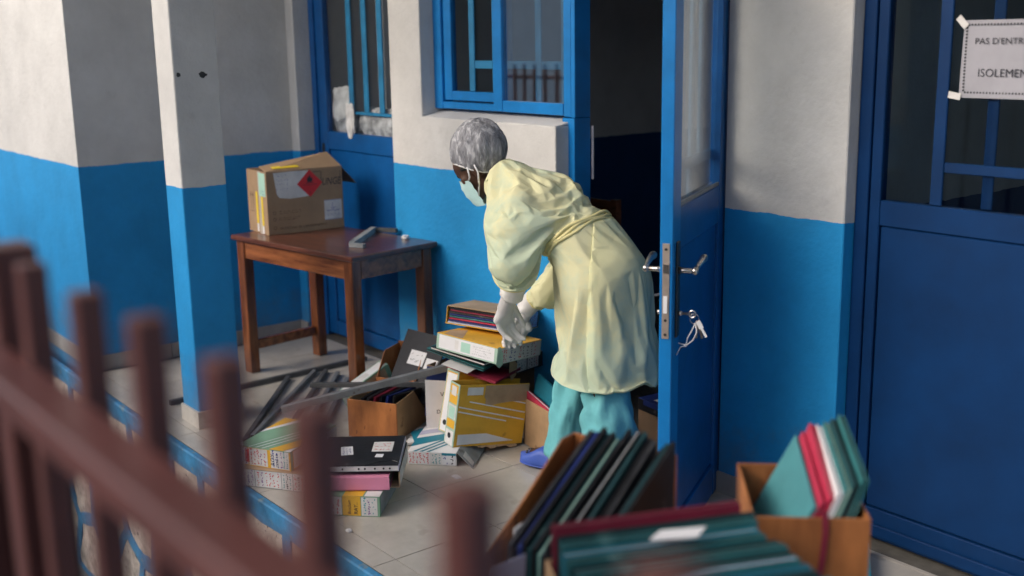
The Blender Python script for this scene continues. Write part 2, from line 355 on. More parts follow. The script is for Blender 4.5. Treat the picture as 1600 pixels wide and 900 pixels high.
# left building corner, main wall, roof
g = G(); g.box((-9.5, 2.03, -1.3), (XE, 3.9, ZR))
corner = part('corner_wall', g, M['wall']); tag(corner, 'projecting corner of painted wall at the far left, white above and blue below', 'wall')
g = G()
TX = Matrix(((1, 0, 0, 0), (0, 0, -1, 3.60), (0, 1, 0, 0), (0, 0, 0, 1)))
g.prism([(-5.391, 0), (-3.997, 0), (-3.997, 1.4535), (-5.089, 1.4535), (-5.089, 2.3), (-5.391, 2.3)], 3.60-DW, 0, TX); g.box((-2.974, DW, 0), (-2.416, 3.60, 2.3)); g.box((-1.35, DW, 0), (2.4, 3.60, 2.3))
g.box((-6.40, DW, 2.3), (2.4, 3.60, ZR)); g.box((XE, 3.36, 0), (-6.40, 3.60, ZR))
g.add([(-5.088, DW+.0015, 1.4536), (-3.998, DW+.0015, 1.4536), (-3.998, 3.599, 1.4536), (-5.088, 3.599, 1.4536), (-3.998, 3.599, 1.495), (-5.088, 3.599, 1.496)], [(0,3,2,1),(0,1,4,5),(2,3,5,4),(1,2,4),(3,0,5)])
mw_ = part('veranda_wall', g, M['wall'], bev=.004); tag(mw_, 'long back wall of the veranda, white above a blue dado, around the doors and window', 'wall')
# skirting tiles
sk = G(); sk.box((.0015, 0, 0), (.4505, .012, .088)); sk_me = sk.mesh('skirting_tile', M['skirt'])
def skirt(parent, x0, x1, y):
    n = max(1, round((x1-x0)/.452)); L = (x1-x0)/n
    for i in range(n): lay('skirting_tile', sk_me, parent, (x0+i*L, y-.012, .0005), sc=(L/.452, 1, 1))
skirt(mw_, -5.391, -3.997, DW); skirt(mw_, -2.974, -2.416, DW); skirt(mw_, -1.35, 1.0, DW); skirt(mw_, -6.488, -6.40, 3.36)
for i in range(3): lay('skirting_tile', sk_me, corner, (XE+.012, 2.03+i*.443, .0005), (0, 0, R(90)), (.98, 1, 1))
for i in range(4): lay('skirting_tile', sk_me, corner, (-8.3+i*.45, 2.018, .0005), (0, 0, 0))
g = G(); g.box((-9.5, .55, ZR), (2.5, 7.0, 4.4))
structure(part('veranda_roof', g, M['plaster']))  # out of view; height and overhang shaped for the light on the walls
# a wing of the same building closes the veranda on the right
g = G(); g.box((1.2, 1.0, -1.3), (1.4, DW, ZR)); wing = part('wing_wall', g, M['wall']); tag(wing, 'end wall closing the right side of the veranda, white over blue', 'wall')

# rooms behind the openings
def room(name, x0, x1, y0, y1, z1=2.94):
    t = .06; g = G()
    g.box((x0-t, y0, 0), (x0, y1+t, z1)); g.box((x1, y0, 0), (x1+t, y1+t, z1)); g.box((x0, y1, 0), (x1, y1+t, z1)); g.box((x0-t, y0, z1), (x1+t, y1+t, z1+.008))
    return structure(part(name, g, M['inner']))
room('treatment_room', -5.75, -2.62, 3.601, 6.9)
room('store_room', -6.46, -5.83, 3.601, 5.2); room('isolation_room', -2.5, -1.2, 3.601, 5.4)

# veranda edge: blue cap and ribbon-pointed stone plinth
g = G(); g.box((-9.5, 1.893, -.068), (-2.75, 1.929, -.001))
plinth = thing('stone_plinth', 'rough stone plinth of the veranda edge with raised blue painted mortar joints', 'plinth', (-5, 1.93, -1.3))
def wpart(name, g, mats, parent, **k):         # geometry given in world coordinates, parent only moved (not turned)
    L = parent.location; g.v = [(v[0]-L.x, v[1]-L.y, v[2]-L.z) for v in g.v]
    return part(name, g, mats, parent, **k)
wpart('edge_band', g, M['mortar'], plinth, bev=.006)
def voronoi(pts, box):
    out = []
    for i, p in enumerate(pts):
        poly = [(box[0], box[1]), (box[2], box[1]), (box[2], box[3]), (box[0], box[3])]
        for j, q in enumerate(pts):
            if i == j or abs(q[0]-p[0]) > 1.2: continue
            mx, my = (p[0]+q[0])/2, (p[1]+q[1])/2; nx, ny = q[0]-p[0], q[1]-p[1]; new = []
            for a, b in zip(poly, poly[1:]+poly[:1]):
                da = (a[0]-mx)*nx+(a[1]-my)*ny; db = (b[0]-mx)*nx+(b[1]-my)*ny
                if da <= 0: new.append(a)
                if da*db < 0: t = da/(da-db); new.append((a[0]+(b[0]-a[0])*t, a[1]+(b[1]-a[1])*t))
            poly = new
            if not poly: break
        out.append(poly)
    return out
rnd = random.Random(21); pts = []
for i in range(15):
    for j in range(3): pts.append((-9.2+i*.46+(j % 2)*.23+rnd.uniform(-.14, .14), -1.08+j*.42+rnd.uniform(-.12, .12)))
mg = G()
for poly in voronoi(pts, (-9.4, -1.3, -2.8, -.067)):
    if len(poly) < 3: continue
    cx = sum(p[0] for p in poly)/len(poly); cz = sum(p[1] for p in poly)/len(poly); o_ = []
    for a, b in zip(poly, poly[1:]+poly[:1]):
        for k in range(4): o_.append((a[0]+(b[0]-a[0])*k/4, a[1]+(b[1]-a[1])*k/4))
    n = len(o_); rm = sum(math.hypot(p[0]-cx, p[1]-cz) for p in o_)/n; inn = []
    for p in o_:
        d = math.hypot(p[0]-cx, p[1]-cz); t = max(.3, 1-.040/max(d, .05)); t *= 1-.10*max(0, d/rm-1.0)
        inn.append((cx+(p[0]-cx)*t, cz+(p[1]-cz)*t))
    V = [(p[0], 1.899, p[1]) for p in o_]+[(p[0], 1.901, p[1]) for p in inn]+[(p[0], 1.922, p[1]) for p in inn]
    mg.add(V, [(i, (i+1) % n, n+(i+1) % n, n+i) for i in range(n)]+[(n+i, n+(i+1) % n, 2*n+(i+1) % n, 2*n+i) for i in range(n)])
    sg = G(); rings = [1.0, .75, .45, .2]; V = []
    for q in rings:
        for p in inn:
            xx, zz = cx+(p[0]-cx)*q, cz+(p[1]-cz)*q
            V.append((xx, 1.907-.010*(1-q)-.014*noise.noise((xx*9, zz*9, 1.3))-.006*noise.noise((xx*31, zz*31, 4.)), zz))
    V.append((cx, 1.896, cz)); F = [(k*n+i, k*n+(i+1) % n, (k+1)*n+(i+1) % n, (k+1)*n+i) for k in range(3) for i in range(n)]+[(3*n+i, 3*n+(i+1) % n, 4*n) for i in range(n)]
    sg.add(V, F); wpart('stone', sg, M['stone'], plinth, smooth=True)
wpart('mortar_joint', mg, M['mortar'], plinth)
g = G(); g.box((-9.4, 1.9285, -1.3), (-2.76, 1.9295, -.069)); wpart('backing', g, M['grout'], plinth)

# column
col = thing('veranda_column', 'square veranda column painted white over blue with drill holes near the top', 'column', (-5.24, 2.18, 0))
g = G(); g.box((-5.345, 2.075, 0), (-5.145, 2.30, ZR)); wpart('shaft', g, M['wall'], col, bev=.008, seg=2)
g = G()
for a, b in (((-5.345, 2.063), (-5.145, 2.0745)), ((-5.1445, 2.063), (-5.133, 2.30))): g.box((*a, .0004), (*b, .085))
wpart('base_tile', g, M['tile'], col)
g = G()
for (y, z, r_) in ((2.101, 1.712, .011), (2.216, 1.711, .017), (2.236, 1.709, .006)):
    n = 11; V = [(-5.1442, y+r_*(.75+.45*random.random())*math.cos(6.283*i/n), z+r_*(.75+.45*random.random())*math.sin(6.283*i/n)) for i in range(n)]
    V2 = [(-5.1446-.0, y+(v[1]-y)*.5, z+(v[2]-z)*.5) for v in V]; g.add(V, [tuple(range(n))])
wpart('drill_hole', g, M['darkmetal'], col)

# ================================================================== DOORS AND WINDOW
def bx(name, a, b, m, parent, bev=.003, **k):
    g = G(); g.box(a, b); return wpart(name, g, m, parent, bev=bev, **k)
# --- left closed door
ld = thing('blue_door', 'closed blue door in the far corner behind the table, bags stuffed behind its barred glass', 'door', (-5.9, 3.5, 0))
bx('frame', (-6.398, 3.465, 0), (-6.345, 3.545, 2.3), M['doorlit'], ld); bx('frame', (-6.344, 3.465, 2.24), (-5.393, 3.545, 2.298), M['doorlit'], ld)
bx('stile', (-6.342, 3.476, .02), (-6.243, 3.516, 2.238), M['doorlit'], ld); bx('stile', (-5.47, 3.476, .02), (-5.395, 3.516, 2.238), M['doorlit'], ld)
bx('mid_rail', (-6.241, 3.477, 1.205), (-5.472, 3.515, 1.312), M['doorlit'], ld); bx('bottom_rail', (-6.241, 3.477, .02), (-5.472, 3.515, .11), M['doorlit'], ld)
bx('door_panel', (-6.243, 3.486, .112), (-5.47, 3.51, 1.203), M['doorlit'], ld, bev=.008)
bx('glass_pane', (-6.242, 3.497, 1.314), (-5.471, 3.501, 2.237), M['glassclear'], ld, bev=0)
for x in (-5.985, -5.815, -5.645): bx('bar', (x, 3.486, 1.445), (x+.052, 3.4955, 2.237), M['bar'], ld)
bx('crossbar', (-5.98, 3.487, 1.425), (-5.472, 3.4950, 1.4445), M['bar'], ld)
bx('lock_slot', (-6.315, 3.472, 1.09), (-6.285, 3.4765, 1.235), M['darkmetal'], ld)
def crumple(name, label, cat, c, r, m, seed, flat_=1.0):
    g = G(); g.ball((0, 0, 0), 1, n=28); V = []
    for v in g.v:
        p = Vector(v); k = 1+.35*noise.noise(p*1.7+Vector((seed, 0, 0)))+.22*(1-abs(noise.noise(p*4.3+Vector((0, seed, 0))))*2)*.6
        q = Vector([math.copysign(abs(c_)**.62, c_) for c_ in p]); V.append((q.x*r[0]*k, q.y*r[1]*k, q.z*r[2]*k))
    g.v = V; o = part(name, g, M[m], loc=c); return tag(o, label, cat)
crumple('plastic_bag', 'white plastic bag bunched behind the left door glass', 'bag', (-6.13, 3.520, 1.478), (.105, .014, .09), 'bag', 3)
crumple('plastic_bag', 'white strip of plastic hanging over the crossbar of the left door', 'bag', (-5.965, 3.477, 1.395), (.042, .0085, .085), 'bag', 8)
crumple('plastic_wrap', 'grey crumpled plastic wrap filling the bottom right of the left door glass', 'plastic', (-5.67, 3.520, 1.385), (.20, .014, .078), 'foil', 5)
crumple('plastic_wrap', 'dull grey plastic roll low behind the left edge of the left door glass', 'plastic', (-6.08, 3.525, 1.360), (.13, .013, .058), 'foil', 12)

# --- window beside the open door
wn = thing('sash_window', 'blue framed window with a barred left sash and a reflecting right pane', 'window', (-4.5, 3.5, 1.5))
F_ = M['frame']
bx('frame', (-5.087, 3.489, 1.494), (-5.015, 3.56, 2.3), F_, wn); bx('frame', (-5.013, 3.490, 1.497), (-4.51, 3.56, 1.532), F_, wn)
ls = bx('sash', (-5.012, 3.503, 1.54), (-4.945, 3.54, 2.29), F_, wn); bx('sash_rail', (-4.944, 3.502, 1.54), (-4.572, 3.541, 1.588), F_, wn)
bx('center_stile', (-4.570, 3.488, 1.498), (-4.50, 3.562, 2.3), F_, wn)
bx('sash_rail', (-4.498, 3.489, 1.497), (-4.040, 3.56, 1.552), F_, wn); bx('sash', (-4.038, 3.491, 1.492), (-3.985, 3.56, 2.3), F_, wn)
bx('glass_pane', (-4.498, 3.507, 1.553), (-4.040, 3.511, 2.3), M['glassdoor'], wn, bev=0)
bx('glass_pane', (-4.943, 3.520, 1.589), (-4.572, 3.523, 2.3), M['glassdark'], wn, bev=0)
for x, y in ((-4.795, 3.508), (-4.60, 3.508), (-4.275, 3.516), (-4.085, 3.516)): bx('bar', (x, y, 1.59 if x < -4.5 else 1.553), (x+.045 if x != -4.60 else -4.573, y+.011, 2.289), M['bar'], wn)
for x0, x1, y in ((-4.749, -4.601, 3.509), (-4.497, -4.276, 3.517), (-4.229, -4.086, 3.517)): bx('crossbar', (x0, y, 1.705), (x1, y+.009, 1.745), M['bar'], wn)

# --- frame of the open doorway
df = thing('door_frame', 'blue frame around the dark open doorway behind the stooping person', 'door frame', (-3.5, 3.5, 0))
bx('jamb', (-4.04, 3.484, 0), (-3.955, 3.585, 1.488), M['frame'], df); bx('jamb', (-3.982, 3.487, 1.489), (-3.955, 3.585, 2.24), M['frame'], df)
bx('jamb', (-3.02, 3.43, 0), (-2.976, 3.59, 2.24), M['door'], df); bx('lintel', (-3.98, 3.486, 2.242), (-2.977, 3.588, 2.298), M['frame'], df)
g = G(); g.box((-3.954, 3.587, 1.20), (-3.940, 3.595, 1.45)); o = part('switch_plate', g, M['notice'], bev=.002); tag(o, 'narrow white plate fixed just inside the doorway by the blue jamb', 'plate')

# --- open door leaf, hinged on the right jamb, swung past square
LW, LT = .78, .045
od = thing('open_door', 'blue half glazed door swung open towards the viewer with lock and keys', 'door', (-2.985, 3.415, .008), (0, 0, R(-90+29)))
# local: x from hinge to free edge, -y.. the face seen has normal +y (after the turn), thickness towards -y
def op(name, a, b, m, bev=.003, **k):
    g = G(); g.box(a, b); return part(name, g, m, od, bev=bev, **k)
op('stile', (LW-.10, -LT, 0), (LW, 0, 2.22), M['frame']); op('stile', (0, -LT, 0), (.085, 0, 2.22), M['doorlit'])
op('mid_rail', (.086, -LT+.002, 1.13), (LW-.101, -.002, 1.275), M['doorlit']); op('top_rail', (.086, -LT+.002, 2.13), (LW-.101, -.002, 2.219), M['doorlit'])
op('bottom_rail', (.086, -LT+.002, 0.0), (LW-.101, -.002, .13), M['doorlit']); op('door_panel', (.085, -LT+.012, .131), (LW-.10, -.012, 1.129), M['doorlit'], bev=.007)
op('glass_pane', (.086, -.024, 1.276), (LW-.101, -.020, 2.129), M['glassdoor'], bev=0)
op('glazing_bead', (.088, -.012, 1.277), (LW-.103, -.003, 1.29), M['steel'], bev=.001)
for x in (.25, .385, .52): op('bar', (x, -.042, 1.42), (x+.05, -.030, 2.128), M['bar'])
op('crossbar', (.09, -.043, 1.38), (LW-.105, -.031, 1.42), M['bar']); op('bar', (.40, -.041, 1.277), (.45, -.031, 1.379), M['bar'])
lk = op('lock_plate', (LW, -LT+.010, .835), (LW+.003, -.010, 1.165), M['brass'], bev=.001)
def sub(name, g, m, parent, **k): return part(name, g, m, parent, **k)
g = G(); g.box((LW+.0031, -.030, 1.065), (LW+.008, -.015, 1.095)); sub('latch', g, M['nickel'], lk)
g = G(); g.box((LW+.0031, -.030, .925), (LW+.006, -.016, .985)); sub('deadbolt', g, M['white'], lk)
g = G()
for z in (1.145, .90, .85): g.tube([(LW+.003, -.0225, z), (LW+.0045, -.0225, z)], .005, 10)
sub('screw', g, M['darkmetal'], lk)
for s in (1, -1):
    y0 = .0 if s > 0 else -LT
    g = G(); g.box((LW-.075, min(y0, y0+s*.008), .83), (LW-.035, max(y0, y0+s*.008), 1.165)); bp_ = part('handle_plate', g, M['darkmetal'] if s > 0 else M['nickel'], od, bev=.004)
    g = G(); yy = y0+s*.008; zc = 1.065; xc = LW-.055
    g.tube([(xc, yy, zc), (xc, yy+s*.018, zc), (xc, yy+s*.05, zc)], [.013, .009, .0085], 12)
    g.ball((xc, yy+s*.055, zc), .0135, n=12)
    g.tube([(xc, yy+s*.055, zc), (xc-.03, yy+s*.058, zc+.012), (xc-.07, yy+s*.06, zc+.022), (xc-.105, yy+s*.06, zc+.026)], [.008, .0085, .011, .0145], 12)
    g.ball((xc-.106, yy+s*.06, zc+.026), .0148, n=12)
    part('handle', g, M['nickel'], od, smooth=True)
    g = G(); g.tube([(xc, yy, .915), (xc, yy+s*.012, .915)], .0085, 12); part('cylinder', g, M['nickel'], od, smooth=True)
# keys hanging in the cylinder: positions in the leaf's frame, turned to world
ODM = Matrix.LocRotScale(od.location, od.rotation_euler, None)
kp = ODM @ Vector((LW-.055, .022, .915))
ky = thing('key_bunch', 'bunch of keys with a frayed cord hanging from the open door lock', 'keys', kp, od.rotation_euler)
g = G(); g.box((-.0015, -.004, -.004), (.0015, .030, .004)); g.tube([(0, .034+.012*math.cos(t), .012*math.sin(t)) for t in [i*.524 for i in range(13)]], .003, 6); part('key', g, M['nickel'], ky)
g = G(); g.tube([(0, .042+.016*math.cos(t), -.016+.018*math.sin(t)) for t in [i*.524 for i in range(13)]], .0012, 6); part('ring', g, M['nickel'], ky, smooth=True)
for a, mname in ((.25, 'nickel'), (-.1, 'nickel'), (.5, 'white')):
    g = G(); g.box((-.0012, -.008, -.028), (.0012, .008, 0)); g.box((-.0012, -.004, -.062), (.0012, .004, -.028)); part('key', g, M[mname], ky, loc=(a*.01, .055, -.022), rot=(a, 0, .3*a))
g = G(); g.tube([(0, .046, -.034), (.004, .052, -.06), (.003, .04, -.09), (0, .015, -.112), (-.002, -.005, -.12), (-.003, -.02, -.15)], .0024, 6)
g.tube([(0, .046, -.03), (.006, .036, -.055), (.004, .02, -.085), (0, .015, -.11), (.004, -.012, -.105)], .0022, 6); g.ball((0, .012, -.112), .006, n=8); part('cord', g, M['white'], ky, smooth=True)

# --- right closed door
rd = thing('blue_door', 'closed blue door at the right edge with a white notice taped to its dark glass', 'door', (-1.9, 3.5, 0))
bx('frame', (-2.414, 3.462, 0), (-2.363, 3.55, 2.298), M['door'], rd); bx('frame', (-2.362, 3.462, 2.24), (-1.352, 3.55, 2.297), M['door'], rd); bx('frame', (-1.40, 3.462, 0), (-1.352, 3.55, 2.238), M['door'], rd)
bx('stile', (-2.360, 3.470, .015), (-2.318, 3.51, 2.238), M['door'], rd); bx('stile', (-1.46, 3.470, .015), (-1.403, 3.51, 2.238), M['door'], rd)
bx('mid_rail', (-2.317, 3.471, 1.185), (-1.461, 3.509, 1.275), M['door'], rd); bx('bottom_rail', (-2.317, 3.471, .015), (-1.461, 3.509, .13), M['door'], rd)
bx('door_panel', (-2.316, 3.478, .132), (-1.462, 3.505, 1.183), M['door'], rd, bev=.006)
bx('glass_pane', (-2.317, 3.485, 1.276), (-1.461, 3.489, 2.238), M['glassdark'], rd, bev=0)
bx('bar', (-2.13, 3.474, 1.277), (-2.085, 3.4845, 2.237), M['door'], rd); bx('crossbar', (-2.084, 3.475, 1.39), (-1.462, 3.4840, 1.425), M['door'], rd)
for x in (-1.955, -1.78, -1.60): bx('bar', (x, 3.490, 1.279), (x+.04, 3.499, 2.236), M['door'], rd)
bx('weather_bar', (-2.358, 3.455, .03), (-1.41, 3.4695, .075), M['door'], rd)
nt_ = thing('paper_notice', 'white paper notice taped to the dark glass of the right door', 'notice', (-2.045, 3.473, 1.64))
g = G(); n = 8
V = []; 
for j in range(7):
    for i in range(n+1):
        u, v = i/n, j/6; V.append((u*.40+.006*v, -.0035-.004*math.sin(u*5+v*3)*.6, v*.245))
g.add(V, [(j*(n+1)+i, j*(n+1)+i+1, (j+1)*(n+1)+i+1, (j+1)*(n+1)+i) for j in range(6) for i in range(n)]); part('sheet', g, M['notice'], nt_, smooth=True)
g = G(); U, V_ = X3, Z3
write(g, "PAS D'ENTRÉE", (.046, -.0065, .170), U, V_, .0275, sx=1.1); write(g, 'ISOLEMENT', (.062, -.0065, .068), U, V_, .036, slant=.0, sx=1.02)
part('lettering', g, M['blackink'], nt_)
g = G()
for i in range(34):
    for z in (.014, .228): g.quad((.02+i*.0108, -.0064, z), (.026+i*.0108, -.0064, z+.001), (.024+i*.0108, -.0064, z+.007), (.019+i*.0108, -.0064, z+.005))
for i in range(20): g.quad((.013, -.0064, .02+i*.0104), (.020, -.0064, .021+i*.0104), (.019, -.0064, .027+i*.0104), (.012, -.0064, .026+i*.0104))
part('border', g, M['smoke'], nt_)
for x, z, a in ((.0, .24, .8), (-.012, .006, .15)):
    g = G(); g.box((-.022, -.0092, -.011), (.022, -.0086, .011)); part('tape', g, M['label'], nt_, loc=(x, 0, z), rot=(0, a, 0))

# ================================================================== FENCE
fn = thing('picket_fence', 'dark brown metal picket fence, blurred, running along the front of the veranda', 'fence', (-1, .33, -1.3))
PW = .0275
pg = G(); pg.box((-PW/2, -PW/2, 0), (PW/2, PW/2, 2.925)); p_me = pg.mesh('picket', M['fence'])
PX = {-2: -1.089, -1: -.933, 0: -.782, 1: -.617, 2: -.453}
for i in range(-58, 8):
    x = PX.get(i, -.785+i*.153)
    if -1.45 < x < -1.28: continue
    o = lay('picket', p_me, fn, (x+1, 0, random.uniform(-.006, .004)), (0, random.uniform(-.006, .006), random.uniform(-.04, .04)))
    b = o.modifiers.new('bevel', 'BEVEL'); b.width = .003; b.segments = 2
bx('gate_post', (-1.378, .31, -1.3), (-1.325, .36, 1.632), M['fence'], fn); bx('gate_shade', (-2.2, .346, -1.3), (-1.250, .355, 1.44), M['fenceshade'], fn); bx('rail', (-9.6, .268, 1.488), (.5, .3185, 1.522), M['fence'], fn, bev=.003); bx('rail', (-9.6, .30, -.4), (.5, .3185, -.36), M['fence'], fn)  # dark sheet beside the gate post is added, shade painted as its colour

# building across the yard (what the panes reflect)
nb = thing('neighbour_building', 'plain grey building across the yard, mirrored in the window glass', 'building', (-12, -7, -1.3))
bx('wall', (-32, -7.4, -1.3), (8, -7, 3.6), M['plaster'], nb, bev=0); bx('roof', (-32.4, -7.8, 3.601), (8.4, -6.5, 3.75), M['skirt'], nb, bev=0)
for i in range(8):
    x = -29+i*4.4; bx('window', (x, -6.998, .3), (x+1.5, -6.96, 2.2), M['darkmetal'], nb, bev=0); bx('window_frame', (x-.08, -6.999, .2), (x+1.58, -6.985, .299), M['frame'], nb, bev=0)

# ================================================================== TABLE AND WHAT STANDS ON IT
tb = thing('wooden_table', 'varnished wooden table with dark top in the corner by the column', 'table', (-5.94, 2.655, 0), Rzyx(8))
TL, TW, TH = 1.085, .585, .80
def tp(name, a, b, m, bev=.004):
    g = G(); g.box(a, b); return part(name, g, M[m], tb, bev=bev)
tp('tabletop', (0, 0, TH-.028), (TL, TW, TH), 'woodtop', .005)
for x in (.025, TL-.095):
    for y in (.02, TW-.085): tp('leg', (x, y, 0), (x+.068, y+.062, TH-.0285), 'woodleg')
tp('apron', (.094, .028, TH-.13), (TL-.096, .050, TH-.029), 'wood'); tp('apron', (.094, TW-.045, TH-.13), (TL-.096, TW-.025, TH-.029), 'wood')
tp('apron', (.034, .083, TH-.13), (.056, TW-.086, TH-.029), 'wood'); tp('apron', (TL-.055, .083, TH-.13), (TL-.033, TW-.086, TH-.029), 'wood')
tp('stretcher', (.045, .083, .13), (.075, TW-.086, .185), 'wood')

cw, cd_, ch = .467, .27, .352
ct = thing('cardboard_box', 'brown cardboard box with open flaps and a red flammable diamond on the table', 'box', (-5.745, 2.798, .8005), Rzyx(87))
t = .004
g = G(); g.box((0, 0, 0), (cw, t, ch)); g.box((0, cd_-t, 0), (cw, cd_, ch)); g.box((0, t, 0), (t, cd_-t, ch)); g.box((cw-t, t, 0), (cw, cd_-t, ch)); g.box((t, t, 0), (cw-t, cd_-t, t))
part('body', g, M['carton'], ct, bev=.0025, seg=2)
def flap(name, pts, th=.004, m='carton'):
    a, b, c, d = [Vector(p) for p in pts]; n = (b-a).cross(d-a).normalized()*th
    g = G(); q = [a, b, c, d]; g.add([*q, *[p+n for p in q]], [(3,2,1,0),(4,5,6,7),(0,1,5,4),(1,2,6,5),(2,3,7,6),(3,0,4,7)]); return part(name, g, M[m], ct)
flap('flap', [(.002, .002, ch), (cw-.002, .002, ch), (cw-.035, .115, ch+.075), (.02, .135, ch+.018)], .004)
flap('flap', [(cw-.002, cd_-.004, ch), (.004, cd_-.004, ch), (.03, .16, ch-.05), (cw-.03, .17, ch-.02)], .003, 'cartin')
flap('flap', [(cw, .004, ch-.002), (cw, cd_-.004, ch-.002), (cw+.125, cd_-.01, ch-.115), (cw+.105, .03, ch-.105)], .004, 'cartin')
flap('flap', [(.004, cd_-.01, ch), (.004, .01, ch), (.07, .03, ch-.07), (.07, cd_-.04, ch-.08)], .003, 'cartin')
FO, FU, FV = (0, 0, 0), X3, Z3          # label face, normal -y
g = G(); flat(g, FO, FU, FV, [(.045, .345), (.05, .30), (.06, .225), (.075, .205), (.14, .195), (.20, .198), (.262, .202), (.275, .25), (.262, .345), (.16, .348)], 0, .0006)
wl_ = part('torn_label', g, M['label'], ct)
g = G(); scribble(g, (.055, 0, .24), FU, FV, .07, .10, 4, seed=3, th=.001, off=.0011); part('lettering', g, M['blueink'], wl_)
g = G(); dx, dz, dr = .262, .272, .078; flat(g, FO, FU, FV, [(dx-dr, dz), (dx, dz-dr), (dx+dr, dz), (dx, dz+dr)], 0, .0012); dia = part('hazard_diamond', g, M['redprint'], ct)
g = G(); fl_ = [(-.016, .012), (-.010, .008), (.010, .008), (.017, .014), (.019, .026), (.013, .037), (.010, .030), (.006, .038), (.004, .052), (-.003, .045), (-.008, .034), (-.012, .04), (-.018, .026)]
flat(g, (dx, 0, dz), FU, FV, [(a*.95, b*.95) for a, b in fl_], 0, .0018); flat(g, (dx, 0, dz), FU, FV, rect(-.022, .002, .022, .006), 0, .0018)
write(g, 'FLAMMABLE LIQUID', (dx-.040, 0, dz-.011), FU, FV, .0105, off=.0018, sx=.9); write(g, '3', (dx-.006, 0, dz-.058), FU, FV, .020, off=.0018); part('flame_symbol', g, M['blackink'], dia)
g = G()
write(g, 'UNGE', (.335, 0, .255), FU, FV, .058, slant=.15, sx=.75)
flat(g, FO, FU, FV, rect(.285, .333, .335, .336), off=.0008); flat(g, FO, FU, FV, rect(.332, .28, .335, .333), off=.0008); flat(g, FO, FU, FV, rect(.452, .25, .455, .33), off=.0008)
part('lettering', g, M['blackink'], ct)
g = G(); z = [(.345+.0052*i, .052 + (.003 if i % 2 else 0)) for i in range(22)]; z2 = [(.345+.0052*i, .168+(.003 if i % 2 else 0)) for i in range(22)]
flat(g, FO, FU, FV, rect(.345, .054, .455, .168), 0, .0007); sl = part('shipping_label', g, M['label'], ct)
g = G(); scribble(g, (.36, 0, .07), FU, FV, .08, .045, 2, seed=5, th=.0012, off=.0013); g.tube([(.40, -.0014, .15), (.392, -.0014, .135), (.405, -.0014, .118)], .0012, 4); g.tube([(.385, -.0014, .125), (.40, -.0014, .113), (.418, -.0014, .126)], .0012, 4)
flat(g, FO, FU, FV, rect(.355, .107, .445, .109), 0, .0013)
for i in range(16): flat(g, FO, FU, FV, rect(.346+i*.007, .164, .349+i*.007, .168), 0, .0013); flat(g, FO, FU, FV, rect(.346+i*.007, .054, .349+i*.007, .058), 0, .0013)
part('lettering', g, M['blueink'], sl)
g = G(); scribble(g, (.06, 0, .112), FU, FV, .14, .022, 2, seed=8, th=.0021); scribble(g, (.06, 0, .075), FU, FV, .14, .022, 2, seed=9, th=.0021)
write(g, 'PROTECTION  DE  L ENVIRONNEMENT', (.07, 0, .026), FU, FV, .019, sx=.86)
for zz in (.115, .078, .030): g.tube([(.04+.009*math.cos(a*.524), -.0008, zz+.009+.009*math.sin(a*.524)) for a in range(13)], .001, 4)
part('print', g, M['brownprint'], ct)
SO, SU, SV = (0, cd_, 0), (0, -1, 0), Z3      # end face, normal -x
g = G(); flat(g, SO, SU, SV, rect(.155, .0, .195, .352)); part('packing_tape', g, M['tape'], ct)
g = G(); flat(g, SO, SU, SV, rect(.168, .215, .255, .345), off=.001); ms_ = part('mint_sticker', g, M['mint'], ct)
g = G(); scribble(g, (0, cd_-.18, .22), SU, SV, .07, .03, 2, seed=14, off=.0016); part('lettering', g, M['blueink'], ms_)
g = G(); flat(g, SO, SU, SV, rect(.118, .055, .142, .235), off=.001); flat(g, SO, SU, SV, rect(.190, .048, .214, .213), off=.0011); part('yellow_tape', g, M['ytape'], ct)
g = G(); flat(g, SO, SU, SV, rect(.120, .01, .142, .054), off=.001); flat(g, SO, SU, SV, rect(.192, .004, .214, .047), off=.0011); part('white_tape', g, M['white'], ct)
g = G()
for x in (.045, .075): flat(g, SO, SU, SV, rect(x, .13, x+.004, .22), off=.0008); flat(g, SO, SU, SV, [(x-.008, .205), (x+.012, .205), (x+.002, .235)], off=.0009)
flat(g, SO, SU, SV, rect(.03, .118, .09, .121), off=.0008); part('print', g, M['brownprint'], ct)
g = G(); a, b, c, d = Vector((.05, .012, ch+.0155)), Vector((.21, .012, ch+.0165)), Vector((.20, .05, ch+.032)), Vector((.055, .06, ch+.022)); g.quad(a, b, c, d); part('yellow_tape', g, M['ytape'], ct)

br = thing('metal_bracket', 'bent grey metal bracket lying on the table right of the box', 'bracket', (-5.1, 2.97, .8005))
g = G(); g.tube([(-.02, -.01, .012), (-.36, .33, .012)], .016, 4, sq=True); wp = part('arm', g, M['grey'], br, bev=.001)
g = G(); g.tube([(-.03, -.015, .0115), (.055, .02, .0115)], .0115, 4, sq=True); part('arm', g, M['grey'], br, bev=.001)
g = G(); g.tube([(-.35, .345, .012), (-.24, .41, .012)], .012, 4, sq=True); part('arm', g, M['steel2'], br, bev=.001)
crumple('paper_scrap', 'small white paper scrap near the right end of the table', 'paper', (-5.13, 3.30, .81), (.018, .016, .011), 'white', 2)

